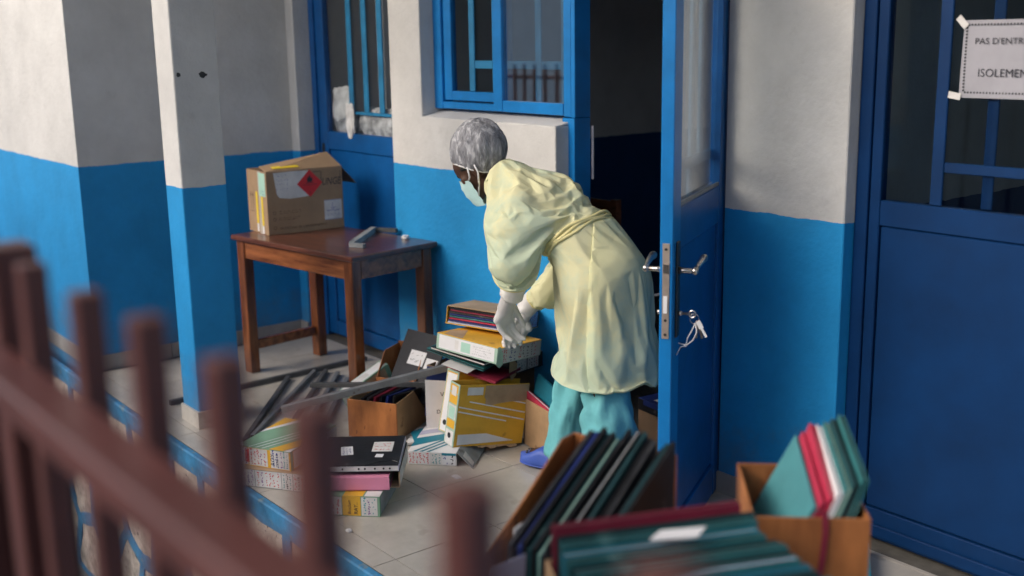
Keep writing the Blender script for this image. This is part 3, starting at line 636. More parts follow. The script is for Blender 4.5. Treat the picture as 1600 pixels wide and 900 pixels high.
# ================================================================== METAL TUBES ON THE FLOOR
def tubebar(label, a, b, w, m):
    a, b = Vector(a), Vector(b); c = (a+b)/2; g = G(); g.tube([a-c, b-c], w/2, 4, sq=True); o = part('metal_tube', g, M[m], loc=c, bev=.0015)
    g = G(); d = (b-a).normalized()
    for e, s in ((a-c, -1), (b-c, 1)): g.tube([e+d*s*.0002, e+d*s*.0008], w/2-.003, 4, sq=True)
    part('hollow_end', g, M['darkmetal'], o); return tag(o, label, 'metal tube', 'grey metal tubes lying on the veranda')
z0 = .0135
tubebar('long dark tube on the floor running from behind the column to beneath the table', (-5.60, 2.10, z0), (-5.655, 3.33, z0), .027, 'steel2')
tubebar('dark tube on the floor, nearest of the loose row to the column', (-5.60, 2.79, z0), (-4.80, 2.145, z0), .025, 'steel2')
tubebar('pale grey tube on the floor, second from the column', (-5.615, 2.965, z0), (-4.83, 2.20, z0), .023, 'steel')
tubebar('rusty brown tube on the floor, third from the column', (-5.585, 3.02, z0), (-4.78, 2.36, z0), .023, 'steel2')
tubebar('grey tube on the floor, fourth from the column', (-5.50, 3.05, z0), (-4.72, 2.42, z0), .023, 'steel')
tubebar('short grey tube on the floor, nearest to the wooden holder', (-5.36, 3.03, z0), (-4.72, 2.52, z0), .023, 'steel')
tubebar('long pale grey tube lying slantwise across the heap of files', (-4.652, 2.275, .178), (-4.195, 3.06, .365), .032, 'steel')
tubebar('short grey tube resting level across the wooden holder', (-4.86, 2.537, .195), (-4.43, 3.0, .205), .023, 'steel2')

# ================================================================== FILES
INK = ['redink', 'blueink', 'blackink', 'purpleink', 'tealink']
def face(dims, k):
    w, d, h = dims
    return {'y0': ((0, 0, 0), X3, Z3, w, h), 'x1': ((w, 0, 0), Y3, Z3, d, h), 'z1': ((0, 0, h), X3, Y3, w, d), 'x0': ((0, d, 0), (0, -1, 0), Z3, d, h)}[k]
def print_on(root, dims, k, cols, seed=0, off=.0006):
    """columns of handwriting on one face: (u0, u1, v0, v1, label material or None, rows, ink, vertical)"""
    O, U, V, W, H = face(dims, k)
    O = Vector(O); Uv, Vv = Vector(U), Vector(V)
    for i, (u0, u1, v0, v1, lm, rows, ink, vert) in enumerate(cols):
        parent = root
        if lm:
            g = G(); flat(g, O, U, V, rect(u0*W, v0*H, u1*W, v1*H), off=off+.0001*i); parent = part('paper_label', g, M[lm], root)
        if rows:
            inks = ink if isinstance(ink, (list, tuple)) else [ink]
            g = G(); m_ = min((u1-u0)*W, (v1-v0)*H)*.06
            scribble(g, O+Uv*(u0*W+m_)+Vv*(v0*H+m_), U, V, (u1-u0)*W-2*m_, (v1-v0)*H-2*m_, rows, seed=seed*31+i, off=off+.0006+.0001*i, vert=vert, nmat=len(inks), th=.0034)
            part('handwriting', g, [M[q] for q in inks], parent)
def box_file(label, loc, rot, dims, cover, block='paper', spine='y0', edge=None, group='box files on the floor', closed=(), name='box_file'):
    """cardboard file: two boards and a spine round a block of pages; closed = other sides that are card as well"""
    r = thing(name, label, 'file', loc, Rzyx(*rot), group); w, d, h = dims; t = .0035
    g = G(); g.box((0, 0, h-t), (w, d, h)); part('top_board', g, M[cover], r, bev=.0012)
    g = G(); g.box((0, 0, 0), (w, d, t)); part('bottom_board', g, M[edge or cover], r, bev=.0012)
    g = G()
    def side(k):
        if k == 'y0': g.box((0, 0, t), (w, t, h-t))
        if k == 'x0': g.box((0, t, t), (t, d, h-t))
        if k == 'x1': g.box((w-t, t, t), (w, d, h-t))
        if k == 'y1': g.box((t, d-t, t), (w-t, d, h-t))
    side(spine)
    for k in closed: side(k)
    part('spine', g, M[edge or cover], r)
    g = G(); i = .006; n = 5; z = t+.001
    for k in range(n):
        z1 = t+.001+(h-2*t-.004)*(k+1)/n; j = [random.uniform(0, .006) for _ in range(4)]
        g.box((t+.001 if 'x0' in (spine, *closed) else i+j[0], t+.001 if 'y0' in (spine, *closed) else i+j[1], z+.0004), (w-(t+.001 if 'x1' in closed else i+j[2]), d-i-j[3], z1)); z = z1
    part('page_block', g, M[block], r)
    return r, dims
def stripes(root, dims, k, polys, off=.0005, name='printed_band'):
    O, U, V, W, H = face(dims, k)
    for i, (poly, m_) in enumerate(polys):
        g = G(); flat(g, O, U, V, [(a*W, b*H) for a, b in poly], off=off+.00015*i); part(name, g, M[m_], root)
def diag(u0, u1, s, w, v0=0, v1=1):   # slanted line from (u0,v0) to (u1,v1)
    return [(u0, v0), (u0+w, v0), (u1+w, v1), (u1, v1)]

# --- stack at the veranda edge, left
r, d = box_file('white spined file covered in red and blue handwriting, under the green and yellow file', (-4.319, 1.909, .0006), (34.4,), (.30, .30, .081), 'kraft', 'paper', edge='grey', closed=('x1',))
print_on(r, d, 'y0', [(.0, .2, .05, .95, 'label', 3, ['purpleink', 'blueink'], True), (.21, .62, .05, .95, 'label', 6, ['redink', 'redink', 'purpleink'], True), (.63, .8, .04, .96, 'label', 3, ['tealink', 'blackink'], True), (.81, .99, .04, .96, 'label', 3, ['redink', 'blackink'], True)], 1)
r, d = box_file('green file with a yellow corner and white stripes on top of the left stack', (-4.373, 1.919, .0825), (28.7, -.2, .6), (.27, .365, .085), 'green', 'paper', edge='yellow', closed=('x1',))
stripes(r, d, 'z1', [([(0, .0), (.12, 0), (.0, .12)], 'white'), ([(0, .58), (.30, 1), (0, 1)], 'yellow'), ([(0, .46), (.0, .58), (.30, 1), (.42, 1)], 'white'), (diag(.22, .85, 1, .022), 'white'), (diag(.34, .97, 1, .022), 'white'), ([(.46, 0), (.482, 0), (1, .82), (1, .86)], 'white'), ([(.60, 0), (.86, 0), (1, .2), (1, .62)], 'yellow'), ([(.88, 0), (1, 0), (1, .18)], 'white')])
print_on(r, d, 'y0', [(.03, .20, .05, .95, 'label', 3, ['purpleink', 'redink'], True), (.22, .57, .05, .95, 'label', 5, ['redink', 'redink', 'purpleink'], True), (.63, .80, .04, .97, 'label', 2, 'blueink', True), (.80, .97, .04, .97, 'label', 3, ['tealink', 'purpleink'], True)], 2)
g = G(); O, U, V, W, H = face(d, 'y0')
for x in (.15, .18, .205): flat(g, O, U, V, [(x*W, .2*H), ((x+.02)*W, .18*H), ((x+.022)*W, .85*H), ((x+.004)*W, .92*H)], off=.0022)
part('red_mark', g, M['redprint'], r)
g = G(); write(g, 'ROY', (.70*W, 0, .18*H), Z3, (-1, 0, 0), .026, off=.0022); write(g, '1396/13', (.775*W, 0, .10*H), Z3, (-1, 0, 0), .018, off=.0022); part('handwriting', g, M['blackink'], r)
stripes(r, d, 'x1', [(rect(0, 0, .05, 1), 'green'), (rect(.06, .06, 1, .94), 'label')])

# --- stack in front of the wooden holder
r, d = box_file('green and yellow file with handwritten spine at the bottom of the black folder stack', (-3.876, 1.966, .0006), (44.7,), (.31, .35, .085), 'green', 'paper', edge='green', closed=('x1',))
stripes(r, d, 'z1', [(diag(.2, .5, 1, .05), 'white'), (rect(.52, 0, .78, 1), 'yellow'), (rect(.80, 0, 1, 1), 'label')])
print_on(r, d, 'y0', [(.02, .17, .05, .95, 'palegreen', 2, 'blackink', True), (.19, .50, .05, .95, 'label', 4, ['redink', 'redink'], True), (.76, .97, .04, .96, 'label', 3, ['purpleink', 'redink', 'tealink'], True)], 3)
stripes(r, d, 'y0', [(rect(.51, .03, .75, 1), 'yellow')]); O, U, V, W, H = face(d, 'y0')
g = G(); write(g, 'Brochain', (.62*W, 0, .10*H), Z3, (-1, 0, 0), .019, off=.0018, slant=.2, sx=.85); write(g, 'RAY..', (.71*W, 0, .10*H), Z3, (-1, 0, 0), .022, off=.0018, slant=.1); part('handwriting', g, M['blackink'], r)
stripes(r, d, 'x1', [(rect(.0, 0, .03, 1), 'green'), (rect(.05, .05, 1, .92), 'grey')])
r = thing('box_file', 'open file holding a pink folder, between the black folder and the green file', 'file', (-3.876, 2.057, .0862), Rzyx(51.4), 'box files on the floor')
w_, d_, h_ = .31, .337, .072
g = G(); g.box((0, 0, h_-.004), (w_, d_, h_)); part('top_board', g, M['smoke'], r); g = G(); g.box((0, 0.0, 0), (w_, d_, .004)); part('bottom_board', g, M['kraft'], r)
g = G(); g.box((w_-.004, 0, .004), (w_, d_, h_-.004)); part('side_board', g, M['kraft'], r); g = G(); g.box((.004, d_-.004, .004), (w_-.004, d_, h_-.004)); part('spine', g, M['yellow'], r)
g = G(); flat(g, (w_, 0, 0), Y3, Z3, rect(.012, .004, .33, .068)); lb = part('paper_label', g, M['label'], r); g = G(); scribble(g, (w_, .03, .006), Y3, Z3, .27, .058, 4, seed=91, off=.0014, vert=True); part('handwriting', g, M['redink'], lb)
pf = thing('pink_folder', 'pink card folder sticking out of the open file under the black folder', 'folder', (-3.876, 2.057, .0905), Rzyx(51.4, 0, 0))
g = G(); g.box((-.03, -.035, .0), (.272, .28, .004)); g.box((-.03, -.037, .004), (.272, -.034, .052)); g.box((-.03, -.035, .052), (.27, .28, .0555)); part('cover', g, M['pink'], pf, bev=.001)
g = G(); g.box((-.02, -.03, .0045), (.266, .27, .0515)); part('pages', g, M['label'], pf)
r = thing('ring_binder', 'black elastic folder with paper labels lying on a white ring binder edge', 'folder', (-3.878, 2.030, .1585), Rzyx(52.2))
g = G(); g.box((0, .0, .026), (.33, .346, .0295)); cv = part('cover', g, M['black'], r, bev=.001)
g = G(); g.box((0, .0, 0), (.33, .346, .003)); part('cover', g, M['black'], r)
g = G(); g.box((0, .002, .0035), (.329, .010, .0255)); eb = part('binder_edge', g, M['label'], r)
g = G()
for x in (.03, .055, .105, .17, .195, .235, .27, .295): g.tube([(x, .0018, .014), (x, .0012, .014)], .0042, 10)
part('punch_hole', g, M['darkmetal'], eb)
g = G(); g.box((.004, .012, .0036), (.322, .335, .0254)); part('pages', g, M['paper'], r)
g = G(); g.box((.3285, .0, .002), (.331, .346, .028)); part('side_edge', g, M['lilac'], r)
for (u, v, a, b, ang, ink, ml) in ((.085, .115, .05, .10, .15, 'blueink', 'white'), (.205, .155, .085, .115, 0, 'redink', 'label'), (.225, .09, .032, .037, -.1, None, 'white')):
    U = (math.cos(ang), math.sin(ang), 0); V = (-math.sin(ang), math.cos(ang), 0)
    g = G(); flat(g, (u, v, .0295), U, V, rect(0, 0, a, b), off=.0005); lb = part('paper_label', g, M[ml], cv)
    if ink: g = G(); scribble(g, (u+.004*U[0], v+.004, .0295), U, V, a-.01, b-.012, 3, seed=int(u*999), off=.0011, vert=(ink == 'blueink'), th=.0024); part('handwriting', g, M[ink], lb)
g = G(); g.tube([(.325, .03, .0305), (.30, .05, .0312), (.26, .045, .031), (.19, -.002, .030)], .0018, 6); part('elastic', g, M['darkmetal'], r)

# --- blue and white file lying open, yellow file leaning on it
r, d = box_file('blue and white striped file lying flat with its side flap torn open', (-4.068, 2.586, .0006), (42.5,), (.222, .335, .062), 'white', 'paper', edge='label')
stripes(r, d, 'z1', [([(0, .18), (0, .50), (1, .93), (1, .72)], 'teal'), (diag(.10, .62, 1, .07, 0, .55), 'teal'), (diag(.24, .76, 1, .07, 0, .55), 'teal'), (diag(.38, .9, 1, .07, 0, .55), 'teal'), ([(.0, .62), (.0, .8), (.5, 1), (.9, 1)], 'lilac')])
print_on(r, d, 'y0', [(.0, .46, .06, .94, 'white', 6, ['redink'], True), (.47, .7, .06, .94, 'label', 3, 'tealink', True), (.71, .98, .06, .94, 'white', 2, ['blueink', 'blackink', 'redink'], True)], 5)
stripes(r, d, 'y0', [(rect(.70, .80, .99, .97), 'teal')], off=.002)
g = G(); g.add([(.226, .0, .062), (.226, .33, .06), (.31, .325, .004), (.300, -.03, .0025), (.2245, .0, .065), (.2245, .33, .063), (.312, .33, .007), (.302, -.03, .006)], [(3,2,1,0),(4,5,6,7),(0,1,5,4),(1,2,6,5),(2,3,7,6),(3,0,4,7)])
fp = part('torn_flap', g, M['grey'], r)
a, b, c_ = Vector((.226, .0, .065)), Vector((.226, .33, .063)), Vector((.302, -.03, .006)); U = (b-a).normalized(); Vv = (a-c_).normalized()
g = G(); flat(g, c_, U, Vv, rect(.015, .008, .31, .07), off=.0012); lb = part('paper_label', g, M['label'], fp)
g = G(); scribble(g, c_+U*.05+Vv*.01, U, Vv, .25, .06, 4, seed=44, off=.002, vert=True, nmat=2); part('handwriting', g, [M['tealink'], M['smoke']], lb)

def yellow_file(label, loc, rot, dims, white_front):
    w, d, h = dims; t = .004
    r = thing('box_file', label, 'file', loc, Rzyx(*rot), 'box files on the floor')
    g = G(); g.box((t+.0005, 0, 0), (w, t, h)); fb = part('front_board', g, M['yellow'], r, bev=.0015)
    g = G(); g.box((t+.0005, d-t, 0), (w, d, h)); part('back_board', g, M['yellow'], r)
    g = G(); g.box((0, 0, 0), (t, d, h)); sp = part('spine', g, M['palegreen'], r, bev=.0015)
    g = G(); g.box((w-.005, t+.0005, .004), (w-.001, d-t-.0005, h-.02)); g.box((t+.001, t+.0005, 0), (w-.0055, d-t-.0005, .0035)); part('inner_board', g, M['kraft'], r)
    for k, m_ in enumerate(('maroon', 'navy', 'smoke', 'maroon', 'lilac', 'black')):
        y = t+.004+k*(d-2*t-.008)/6; g = G(); g.box((t+.006, y, .006), (w-.012, y+(d-2*t-.008)/6-.0015, h-.016-random.uniform(0, .012))); part('folder', g, M[m_], r)
    return r, dims, fb, sp
r, d, fb, sp = yellow_file('torn yellow file with white stripes standing in front of the brown carton', (-3.966, 2.760, .066), (83.9, 8.6, 1.5), (.372, .085, .288), True)
O, U, V, W, H = face(d, 'y0')
stripes(fb, d, 'y0', [([(.05, .03), (.86, .06), (.45, .20), (.05, .20)], 'white'), (diag(.0, 0, 1, 0), 'white'), ([(.02, .66), (.02, .64), (.98, .39), (.98, .41)], 'white'), ([(.16, .74), (.16, .72), (.98, .51), (.98, .53)], 'white'), ([(.02, .585), (.02, .565), (.72, .38), (.72, .40)], 'white'), ([(.45, .82), (.45, .80), (.98, .66), (.98, .68)], 'white'), ([(.78, .0), (.785, 0), (.785, 1), (.78, 1)], 'yellow')])
g = G(); flat(g, O, U, V, [(.365*W, .985*H), (.36*W, .80*H), (.385*W, .76*H), (.385*W, .68*H), (.47*W, .66*H), (.60*W, .69*H), (.74*W, .71*H), (1.0*W, .715*H), (1.0*W, .99*H)], off=.0016); part('torn_patch', g, M['kraft'], fb)
g = G(); flat(g, O, U, V, rect(.075*W, .82*H, .36*W, .99*H), off=.0018); fl_ = part('label_border', g, M['yellow'], fb); g = G(); flat(g, O, U, V, rect(.115*W, .835*H, .335*W, .96*H), off=.0024); part('paper_label', g, M['label'], fl_)
g = G(); rn = random.Random(4); zz = [(.35+i*.03, -.003-rn.uniform(0, .012)) for i in range(20)]
g.add([(x*W, .001, .0) for x, y in zz]+[(x*W, -.006, y) for x, y in zz], [(i, i+1, 21+i, 20+i) for i in range(19)]); part('torn_edge', g, M['kraft'], r)
for (v0, v1, m_) in ((.0, .25, 'label'), (.27, .42, 'yellow'), (.42, .66, 'label'), (.66, .84, 'yellow'), (.84, .985, 'yellow')):
    stripes(sp, d, 'x0', [(rect(.10, v0+.01, .90, v1-.01), m_)])
stripes(sp, d, 'x0', [(rect(.25, .80, .75, .95), 'label'), (rect(.2, .44, .8, .62), 'mint')], off=.0012)
g = G(); O2, U2, V2, W2, H2 = face(d, 'x0'); g.tube([(-.0012, d[1]*.5, .045), (-.0016, d[1]*.5, .045)], .013, 14); part('finger_hole', g, M['darkmetal'], sp)
r, d, fb, sp = yellow_file('yellow file with a white label spine standing just behind the torn yellow file', (-4.106, 2.842, .066), (95, 11, 3), (.318, .085, .30), True)
stripes(fb, d, 'y0', [([(.3, .90), (.95, .88), (.95, .80), (.6, .8)], 'white')]); stripes(sp, d, 'x0', [(rect(.08, .02, .92, .97), 'yellow'), (rect(.12, .03, .88, .95), 'white'), (rect(.5, .4, .78, .62), 'mint')])
g = G(); g.tube([(-.0012, d[1]*.55, .05), (-.0018, d[1]*.55, .05)], .013, 14); part('finger_hole', g, M['darkmetal'], sp)

# --- cartons
def carton(label, loc, rot, dims, m='carton', name='cardboard_box', cat='box'):
    w, d, h = dims; t = .005; r = thing(name, label, cat, loc, Rzyx(*rot))
    for nm, a, b in (('front_panel', (0, 0, 0), (w, t, h)), ('back_panel', (0, d-t, 0), (w, d, h)), ('side_panel', (0, t, 0), (t, d-t, h)), ('side_panel', (w-t, t, 0), (w, d-t, h)), ('bottom_panel', (t, t, 0), (w-t, d-t, t))):
        g = G(); g.box(a, b); part(nm, g, M[m], r, bev=.0015)
    return r
def slab(label, pts, th, m, cat='folder', name='folder', group=None, n=None):
    """a folder from four world corners (a flat sheet given its thickness): cover boards round pages"""
    q = [Vector(p) for p in pts]; nn = (q[1]-q[0]).cross(q[3]-q[0]).normalized(); c = sum(q, Vector())/4
    r = thing(name, label, cat, c, (0, 0, 0), group); F = [(3,2,1,0),(4,5,6,7),(0,1,5,4),(1,2,6,5),(2,3,7,6),(3,0,4,7)]
    for nm, o0, o1, mm in (('cover', 0, .2, m), ('cover', .8, 1, m)):
        g = G(); g.add([p-c+nn*th*o0 for p in q]+[p-c+nn*th*o1 for p in q], F); part(nm, g, M[mm], r)
    g = G(); k = .985; g.add([(p-c)*k+nn*th*.21 for p in q]+[(p-c)*k+nn*th*.79 for p in q], F); part('pages', g, M[n or m], r)
    return r
carton('plain brown carton of folders at the feet of the person', (-3.945, 3.150, .0006), (-11.6,), (.36, .24, .225), 'board')
slab('teal folder sticking out of the plain brown carton', [(-3.93, 3.19, .15), (-3.63, 3.13, .12), (-3.64, 3.16, .285), (-3.90, 3.22, .335)], .012, 'teal')
slab('red folder with white pages along the front of the plain brown carton', [(-3.935, 3.163, .06), (-3.60, 3.094, .06), (-3.60, 3.098, .215), (-3.93, 3.170, .262)], .014, 'red', n='white')
slab('dark folder at the back of the plain brown carton', [(-3.91, 3.26, .06), (-3.62, 3.20, .06), (-3.62, 3.22, .25), (-3.91, 3.28, .29)], .016, 'darkteal')
carton('low brown carton hidden under the heap against the wall', (-4.50, 2.99, .0006), (14,), (.42, .36, .29), 'cartin')
carton('dark brown carton on the threshold behind the open door', (-3.48, 3.44, .0006), (-4,), (.42, .28, .22), 'cartin')
r, d = box_file('dark blue file with white labels on the carton behind the open door', (-3.47, 3.43, .224), (-6,), (.36, .27, .055), 'navy', 'black', edge='black', name='box_file')
stripes(r, d, 'z1', [(rect(.35, .25, .62, .7), 'white'), (rect(.2, .1, .28, .3), 'label')]); stripes(r, d, 'y0', [(rect(.1, .55, .9, .97), 'navy')])

# --- heap against the wall
r, d = box_file('dark grey file with red handwriting at the bottom right of the heap', (-4.34, 3.01, .318), (21, 0, -5), (.36, .30, .075), 'grey', 'paper', edge='smoke', closed=('x1',))
print_on(r, d, 'x1', [(.12, .42, .1, .9, 'label', 3, ['tealink', 'redink'], True), (.45, .8, .1, .92, 'label', 4, ['redink', 'blackink'], True)], 21)
g = G(); g.add([(.365, .0, .075), (.362, -.035, .072), (.366, -.045, .02), (.366, -.02, -.02), (.367, .018, .0), (.366, .03, .05)], [(0, 1, 2, 3, 4, 5)]); part('torn_flap', g, M['kraft'], r)
g = G(); g.tube([(.04, -.004, .05), (.15, -.03, .035), (.26, -.045, .0), (.34, -.04, -.03)], [.006, .007, .007, .004], 5); part('torn_edge', g, M['kraft'], r)
slab('dark teal folder drooping out below the green and white file', [(-4.30, 2.86, .43), (-3.98, 2.95, .38), (-4.07, 3.2, .395), (-4.38, 3.10, .43)], .012, 'tealgreen', n='black')
slab('maroon folder drooping out above the yellow files', [(-4.20, 2.90, .36), (-3.93, 2.98, .325), (-4.02, 3.2, .33), (-4.28, 3.12, .36)], .012, 'maroon')
r, d = box_file('green edged file with a long white label in the middle of the heap', (-4.205, 2.850, .462), (13.8, 3.3, -5.0), (.366, .315, .075), 'yellow', 'paper', edge='palegreen', closed=('x1', 'x0'))
stripes(r, d, 'y0', [(rect(.04, .10, .93, .93), 'white'), (rect(.30, .25, .36, .8), 'label'), (rect(.40, .2, .55, .8), 'mint')])
O, U, V, W, H = face(d, 'y0'); g = G(); scribble(g, (.58*W, 0, .2*H), U, V, .3*W, .6*H, 4, seed=71, off=.0014, th=.001); part('print', g, M['grey'], r)
stripes(r, d, 'x1', [(rect(.02, .04, .98, .96), 'label')]); print_on(r, d, 'x1', [(.03, .2, .05, .95, None, 3, 'redink', True), (.22, .42, .05, .95, None, 2, 'blueink', True), (.44, .9, .05, .95, 'label', 5, ['redink', 'blackink', 'redink'], True)], 22, off=.0012)
g = G(); g.add([(.366, -.012, .08), (.371, .0, .083), (.374, .02, .05), (.37, .028, .0), (.368, .008, -.016), (.364, -.012, .0)], [(0, 1, 2, 3, 4, 5)]); part('torn_corner', g, M['palegreen'], r)
stripes(r, d, 'z1', [([(.1, .02), (.4, .02), (.15, .5), (.02, .3)], 'kraft')])
# top file: an open yellow box with its folders showing
w_, d_, h_ = .352, .30, .085
r = thing('box_file', 'open yellow file full of folders on top of the heap under the gloved hands', 'file', (-4.289, 2.965, .546), Rzyx(28, 3.6, -7.5), 'box files on the floor')
for nm, a, b, m_ in (('top_board', (0, .004, h_-.004), (w_, d_, h_), 'kraft'), ('bottom_board', (0, -.008, 0), (w_, d_, .004), 'yellow'), ('side_board', (0, 0, .0045), (.004, d_, h_-.0045), 'yellow'), ('side_board', (w_-.004, 0, .0045), (w_, d_, h_-.0045), 'grey'), ('spine', (.0045, d_-.004, .0045), (w_-.0045, d_, h_-.0045), 'yellow')):
    g = G(); g.box(a, b); part(nm, g, M[m_], r, bev=.001)
for k, m_ in enumerate(('lilac', 'navy', 'red', 'tealgreen', 'navy', 'smoke', 'maroon', 'black')):
    z = .005+k*.0094; g = G(); y = random.uniform(-.004, .006); g.box((.012+random.uniform(0, .006), y, z), (w_-.02, d_-.02, z+.0062)); part('folder', g, M[m_], r)
stripes(r, (w_, d_, h_), 'x1', [(rect(.03, .05, .97, .95), 'smoke')]); print_on(r, (w_, d_, h_), 'x1', [(.30, .62, .1, .9, None, 3, ['label'], True), (.62, .92, .08, .92, 'lilac', 4, ['purpleink', 'redink'], True)], 24, off=.0012)

# --- wooden holder with folders, second holder behind it, files round it
def holder(label, loc, rot, w, d, prof, hf, hb, m_out, m_side, t=.006, group=None, cat='file holder'):
    """open file holder: front low panel, back panel, two side panels cut to the profile [(y, z), ...]"""
    r = thing('file_holder', label, cat, loc, Rzyx(*rot), group)
    if hf: g = G(); g.box((0, 0, 0), (w, t, hf)); part('front_panel', g, M[m_out], r, bev=.0015)
    if hb: g = G(); g.box((0, d-t, 0), (w, d, hb)); part('back_panel', g, M[m_out], r, bev=.0015)
    for x in (0, w-t):
        T = Matrix(((0, 0, 1, x), (1, 0, 0, 0), (0, 1, 0, 0), (0, 0, 0, 1)))
        g = G(); g.prism([(max(t+.0005, min(d-(t+.0005 if hb else 0), y)), z) for y, z in prof], t, 0, T); part('side_panel', g, M[m_side], r, bev=.0015)
    g = G(); g.box((t+.0005, t+.0005, 0), (w-t-.0005, d-t-.0005, t)); part('base', g, M[m_side], r)
    return r
holder('orange wooden file holder with slanted sides on the floor in front of the heap', (-4.567, 2.574, .0006), (30.4,), .262, .345, [(0, 0), (.345, 0), (.345, .02), (.19, .195), (0, .186)], .186, 0, 'woodbox', 'board')
cwh = Matrix.Rotation(R(30.4), 4, 'Z'); co = Vector((-4.567, 2.574, 0))
def CH(x, y, z): return tuple(co+cwh @ Vector((x, y, z)))
for i, m_ in enumerate(('black', 'smoke', 'maroon', 'black', 'navy', 'black')):
    x = .03+i*.034; slab(['black folder at the left end inside the orange wooden holder', 'smoky grey folder inside the orange wooden holder', 'maroon folder inside the orange wooden holder', 'black folder in the middle of the orange wooden holder', 'navy folder inside the orange wooden holder', 'black folder at the right end inside the orange wooden holder'][i],
         [CH(x, .02, .012), CH(x, .31, .012), CH(x+.045, .30, .20-.004*i), CH(x+.03, .03, .188+.006*i)], .010, m_, n='black' if i % 2 else None)
holder('tan open holder behind the orange wooden holder with a big black folder in it', (-4.745, 2.845, .0006), (30,), .22, .26, [(0, 0), (.26, 0), (.26, .315), (.10, .315), (0, .20)], .2, .325, 'woodbox', 'woodbox', .005)
c2 = Vector((-4.745, 2.845, 0)); 
def CB(x, y, z): return tuple(c2+cwh @ Vector((x, y, z)))
bf = slab('big black folder with two white labels leaning out of the tan holder', [CB(.055, .00, .12), CB(.30, -.05, .10), CB(.345, .14, .39), CB(.10, .19, .41)], .010, 'charcoal', n='label')
q = [Vector(p) for p in (CB(.055, .00, .12), CB(.30, -.05, .10), CB(.345, .14, .39), CB(.10, .19, .41))]; c = sum(q, Vector())/4
U = (q[1]-q[0]).normalized(); N = U.cross(q[3]-q[0]).normalized(); V = N.cross(U)
# the seen side of the folder is the one turned to the open yard
Ns = N if N.dot(Vector((0, 0, 1.85))-c) > 0 else -N; Off = (.0112 if Ns.dot(N) > 0 else -.0012)
for (u, v, a, b, rows) in ((.055, .175, .095, .075, 2), (.16, .17, .07, .055, 0)):
    g = G(); P = [q[0]-c+U*(u+x)+V*(v+y)+N*Off for x, y in rect(0, 0, a, b)]; g.quad(*P); lb = part('paper_label', g, M['white'], bf)
    if rows: g = G(); scribble(g, q[0]-c+U*(u+.006)+V*(v+.006)+N*(Off-.0008 if Off > 0 else Off-.0006), U if Ns.dot(N) > 0 else U, V, a-.012, b-.012, 2, seed=61, off=.0014 if Off > 0 else -.0006, th=.002); part('handwriting', g, M['blackink'], lb)
slab('navy folder leaning beside the big black folder', [CB(.30, .02, .05), CB(.38, .02, .05), CB(.40, .16, .33), CB(.33, .18, .35)], .012, 'navy')
r, d = box_file('white and green file standing on edge between the metal tubes and the orange holder', (-4.755, 2.725, .040), (92, -23, 0), (.27, .075, .115), 'palegreen', 'kraft', edge='green', closed=('x0', 'x1'))
stripes(r, d, 'z1', [(rect(.04, .1, .96, .9), 'white'), (rect(.3, .2, .6, .8), 'label')]); stripes(r, d, 'y0', [(rect(.06, .05, .9, .92), 'kraft')]); stripes(r, d, 'x0', [(rect(.1, .04, .9, .96), 'grey')])
def sheet(label, pts, m='white', words=None):
    q = [Vector(p) for p in pts]; c = sum(q, Vector())/4; o = thing('paper_sheet', label, 'paper', c); n = (q[1]-q[0]).cross(q[3]-q[0]).normalized()*.0015
    g = G(); g.add([p-c for p in q]+[p-c+n for p in q], [(3,2,1,0),(4,5,6,7),(0,1,5,4),(1,2,6,5),(2,3,7,6),(3,0,4,7)]); part('sheet', g, M[m], o)
    if words:
        U = (q[1]-q[0]).normalized(); V = n.normalized().cross(U); g = G(); a = q[0]-c+n
        for s, u, v, sz in words: write(g, s, a+U*u+V*v, U, V, sz, off=.0008)
        part('lettering', g, M['blackink'], o)
    return o
pl0 = Vector((-4.265, 2.822, .0)); 
sheet('white printed sheet standing upright between the orange holder and the yellow files', [pl0+Vector((0, 0, .05)), pl0+Vector((.10, .16, .05)), pl0+Vector((.075, .185, .27)), pl0+Vector((-.03, .02, .29))], 'white', [('VIA', .07, .16, .030), ('DE', .05, .08, .026)])
slab('blue and white folder lying on the floor behind the striped file', [(-4.35, 2.79, .02), (-4.17, 2.70, .02), (-4.10, 2.86, .05), (-4.28, 2.97, .06)], .010, 'teal', n='white')
slab('open white booklet lying on the floor between the orange holder and the striped file', [(-4.42, 2.87, .004), (-4.27, 2.70, .004), (-4.20, 2.80, .03), (-4.34, 2.96, .03)], .008, 'label')

sheet('loose white sheet lying on the floor right of the striped file', [(-3.93, 2.60, .002), (-3.80, 2.46, .002), (-3.69, 2.56, .004), (-3.82, 2.70, .003)], 'label') if False else None
sheet('torn white page poking out of the heap above the yellow files', [(-4.16, 2.845, .395), (-4.02, 2.89, .372), (-4.05, 2.97, .378), (-4.19, 2.93, .40)], 'label')
slab('black folder lying in the heap under the green edged file', [(-4.26, 2.855, .445), (-3.95, 2.935, .415), (-4.03, 3.2, .40), (-4.33, 3.12, .43)], .012, 'black', n='paper')
slab('navy folder wedged between the orange holder and the yellow files', [(-4.33, 2.86, .10), (-4.16, 3.06, .10), (-4.19, 3.09, .33), (-4.36, 2.90, .33)], .014, 'navy', n='label')

# ================================================================== FOREGROUND HOLDERS ON A STAND BY THE STEPS
st = thing('wooden_stand', 'plain wooden stand carrying the blurred file holders in the foreground', 'table', (-1.86, 1.22, 0), Rzyx(58))
for nm, a, b in (('stand_top', (0, -.62, .58), (1.05, .12, .60)), ('leg', (.03, -.58, 0), (.09, -.52, .579)), ('leg', (.96, -.58, 0), (1.02, -.52, .579)), ('leg', (.03, .03, 0), (.09, .09, .579)), ('leg', (.96, .03, 0), (1.02, .09, .579))):
    g = G(); g.box(a, b); part(nm, g, M['board'], st)
def LF(o, rz):
    m_ = Matrix.Translation(o) @ Matrix.Rotation(R(rz), 4, 'Z'); return lambda x, y, z: tuple(m_ @ Vector((x, y, z)))
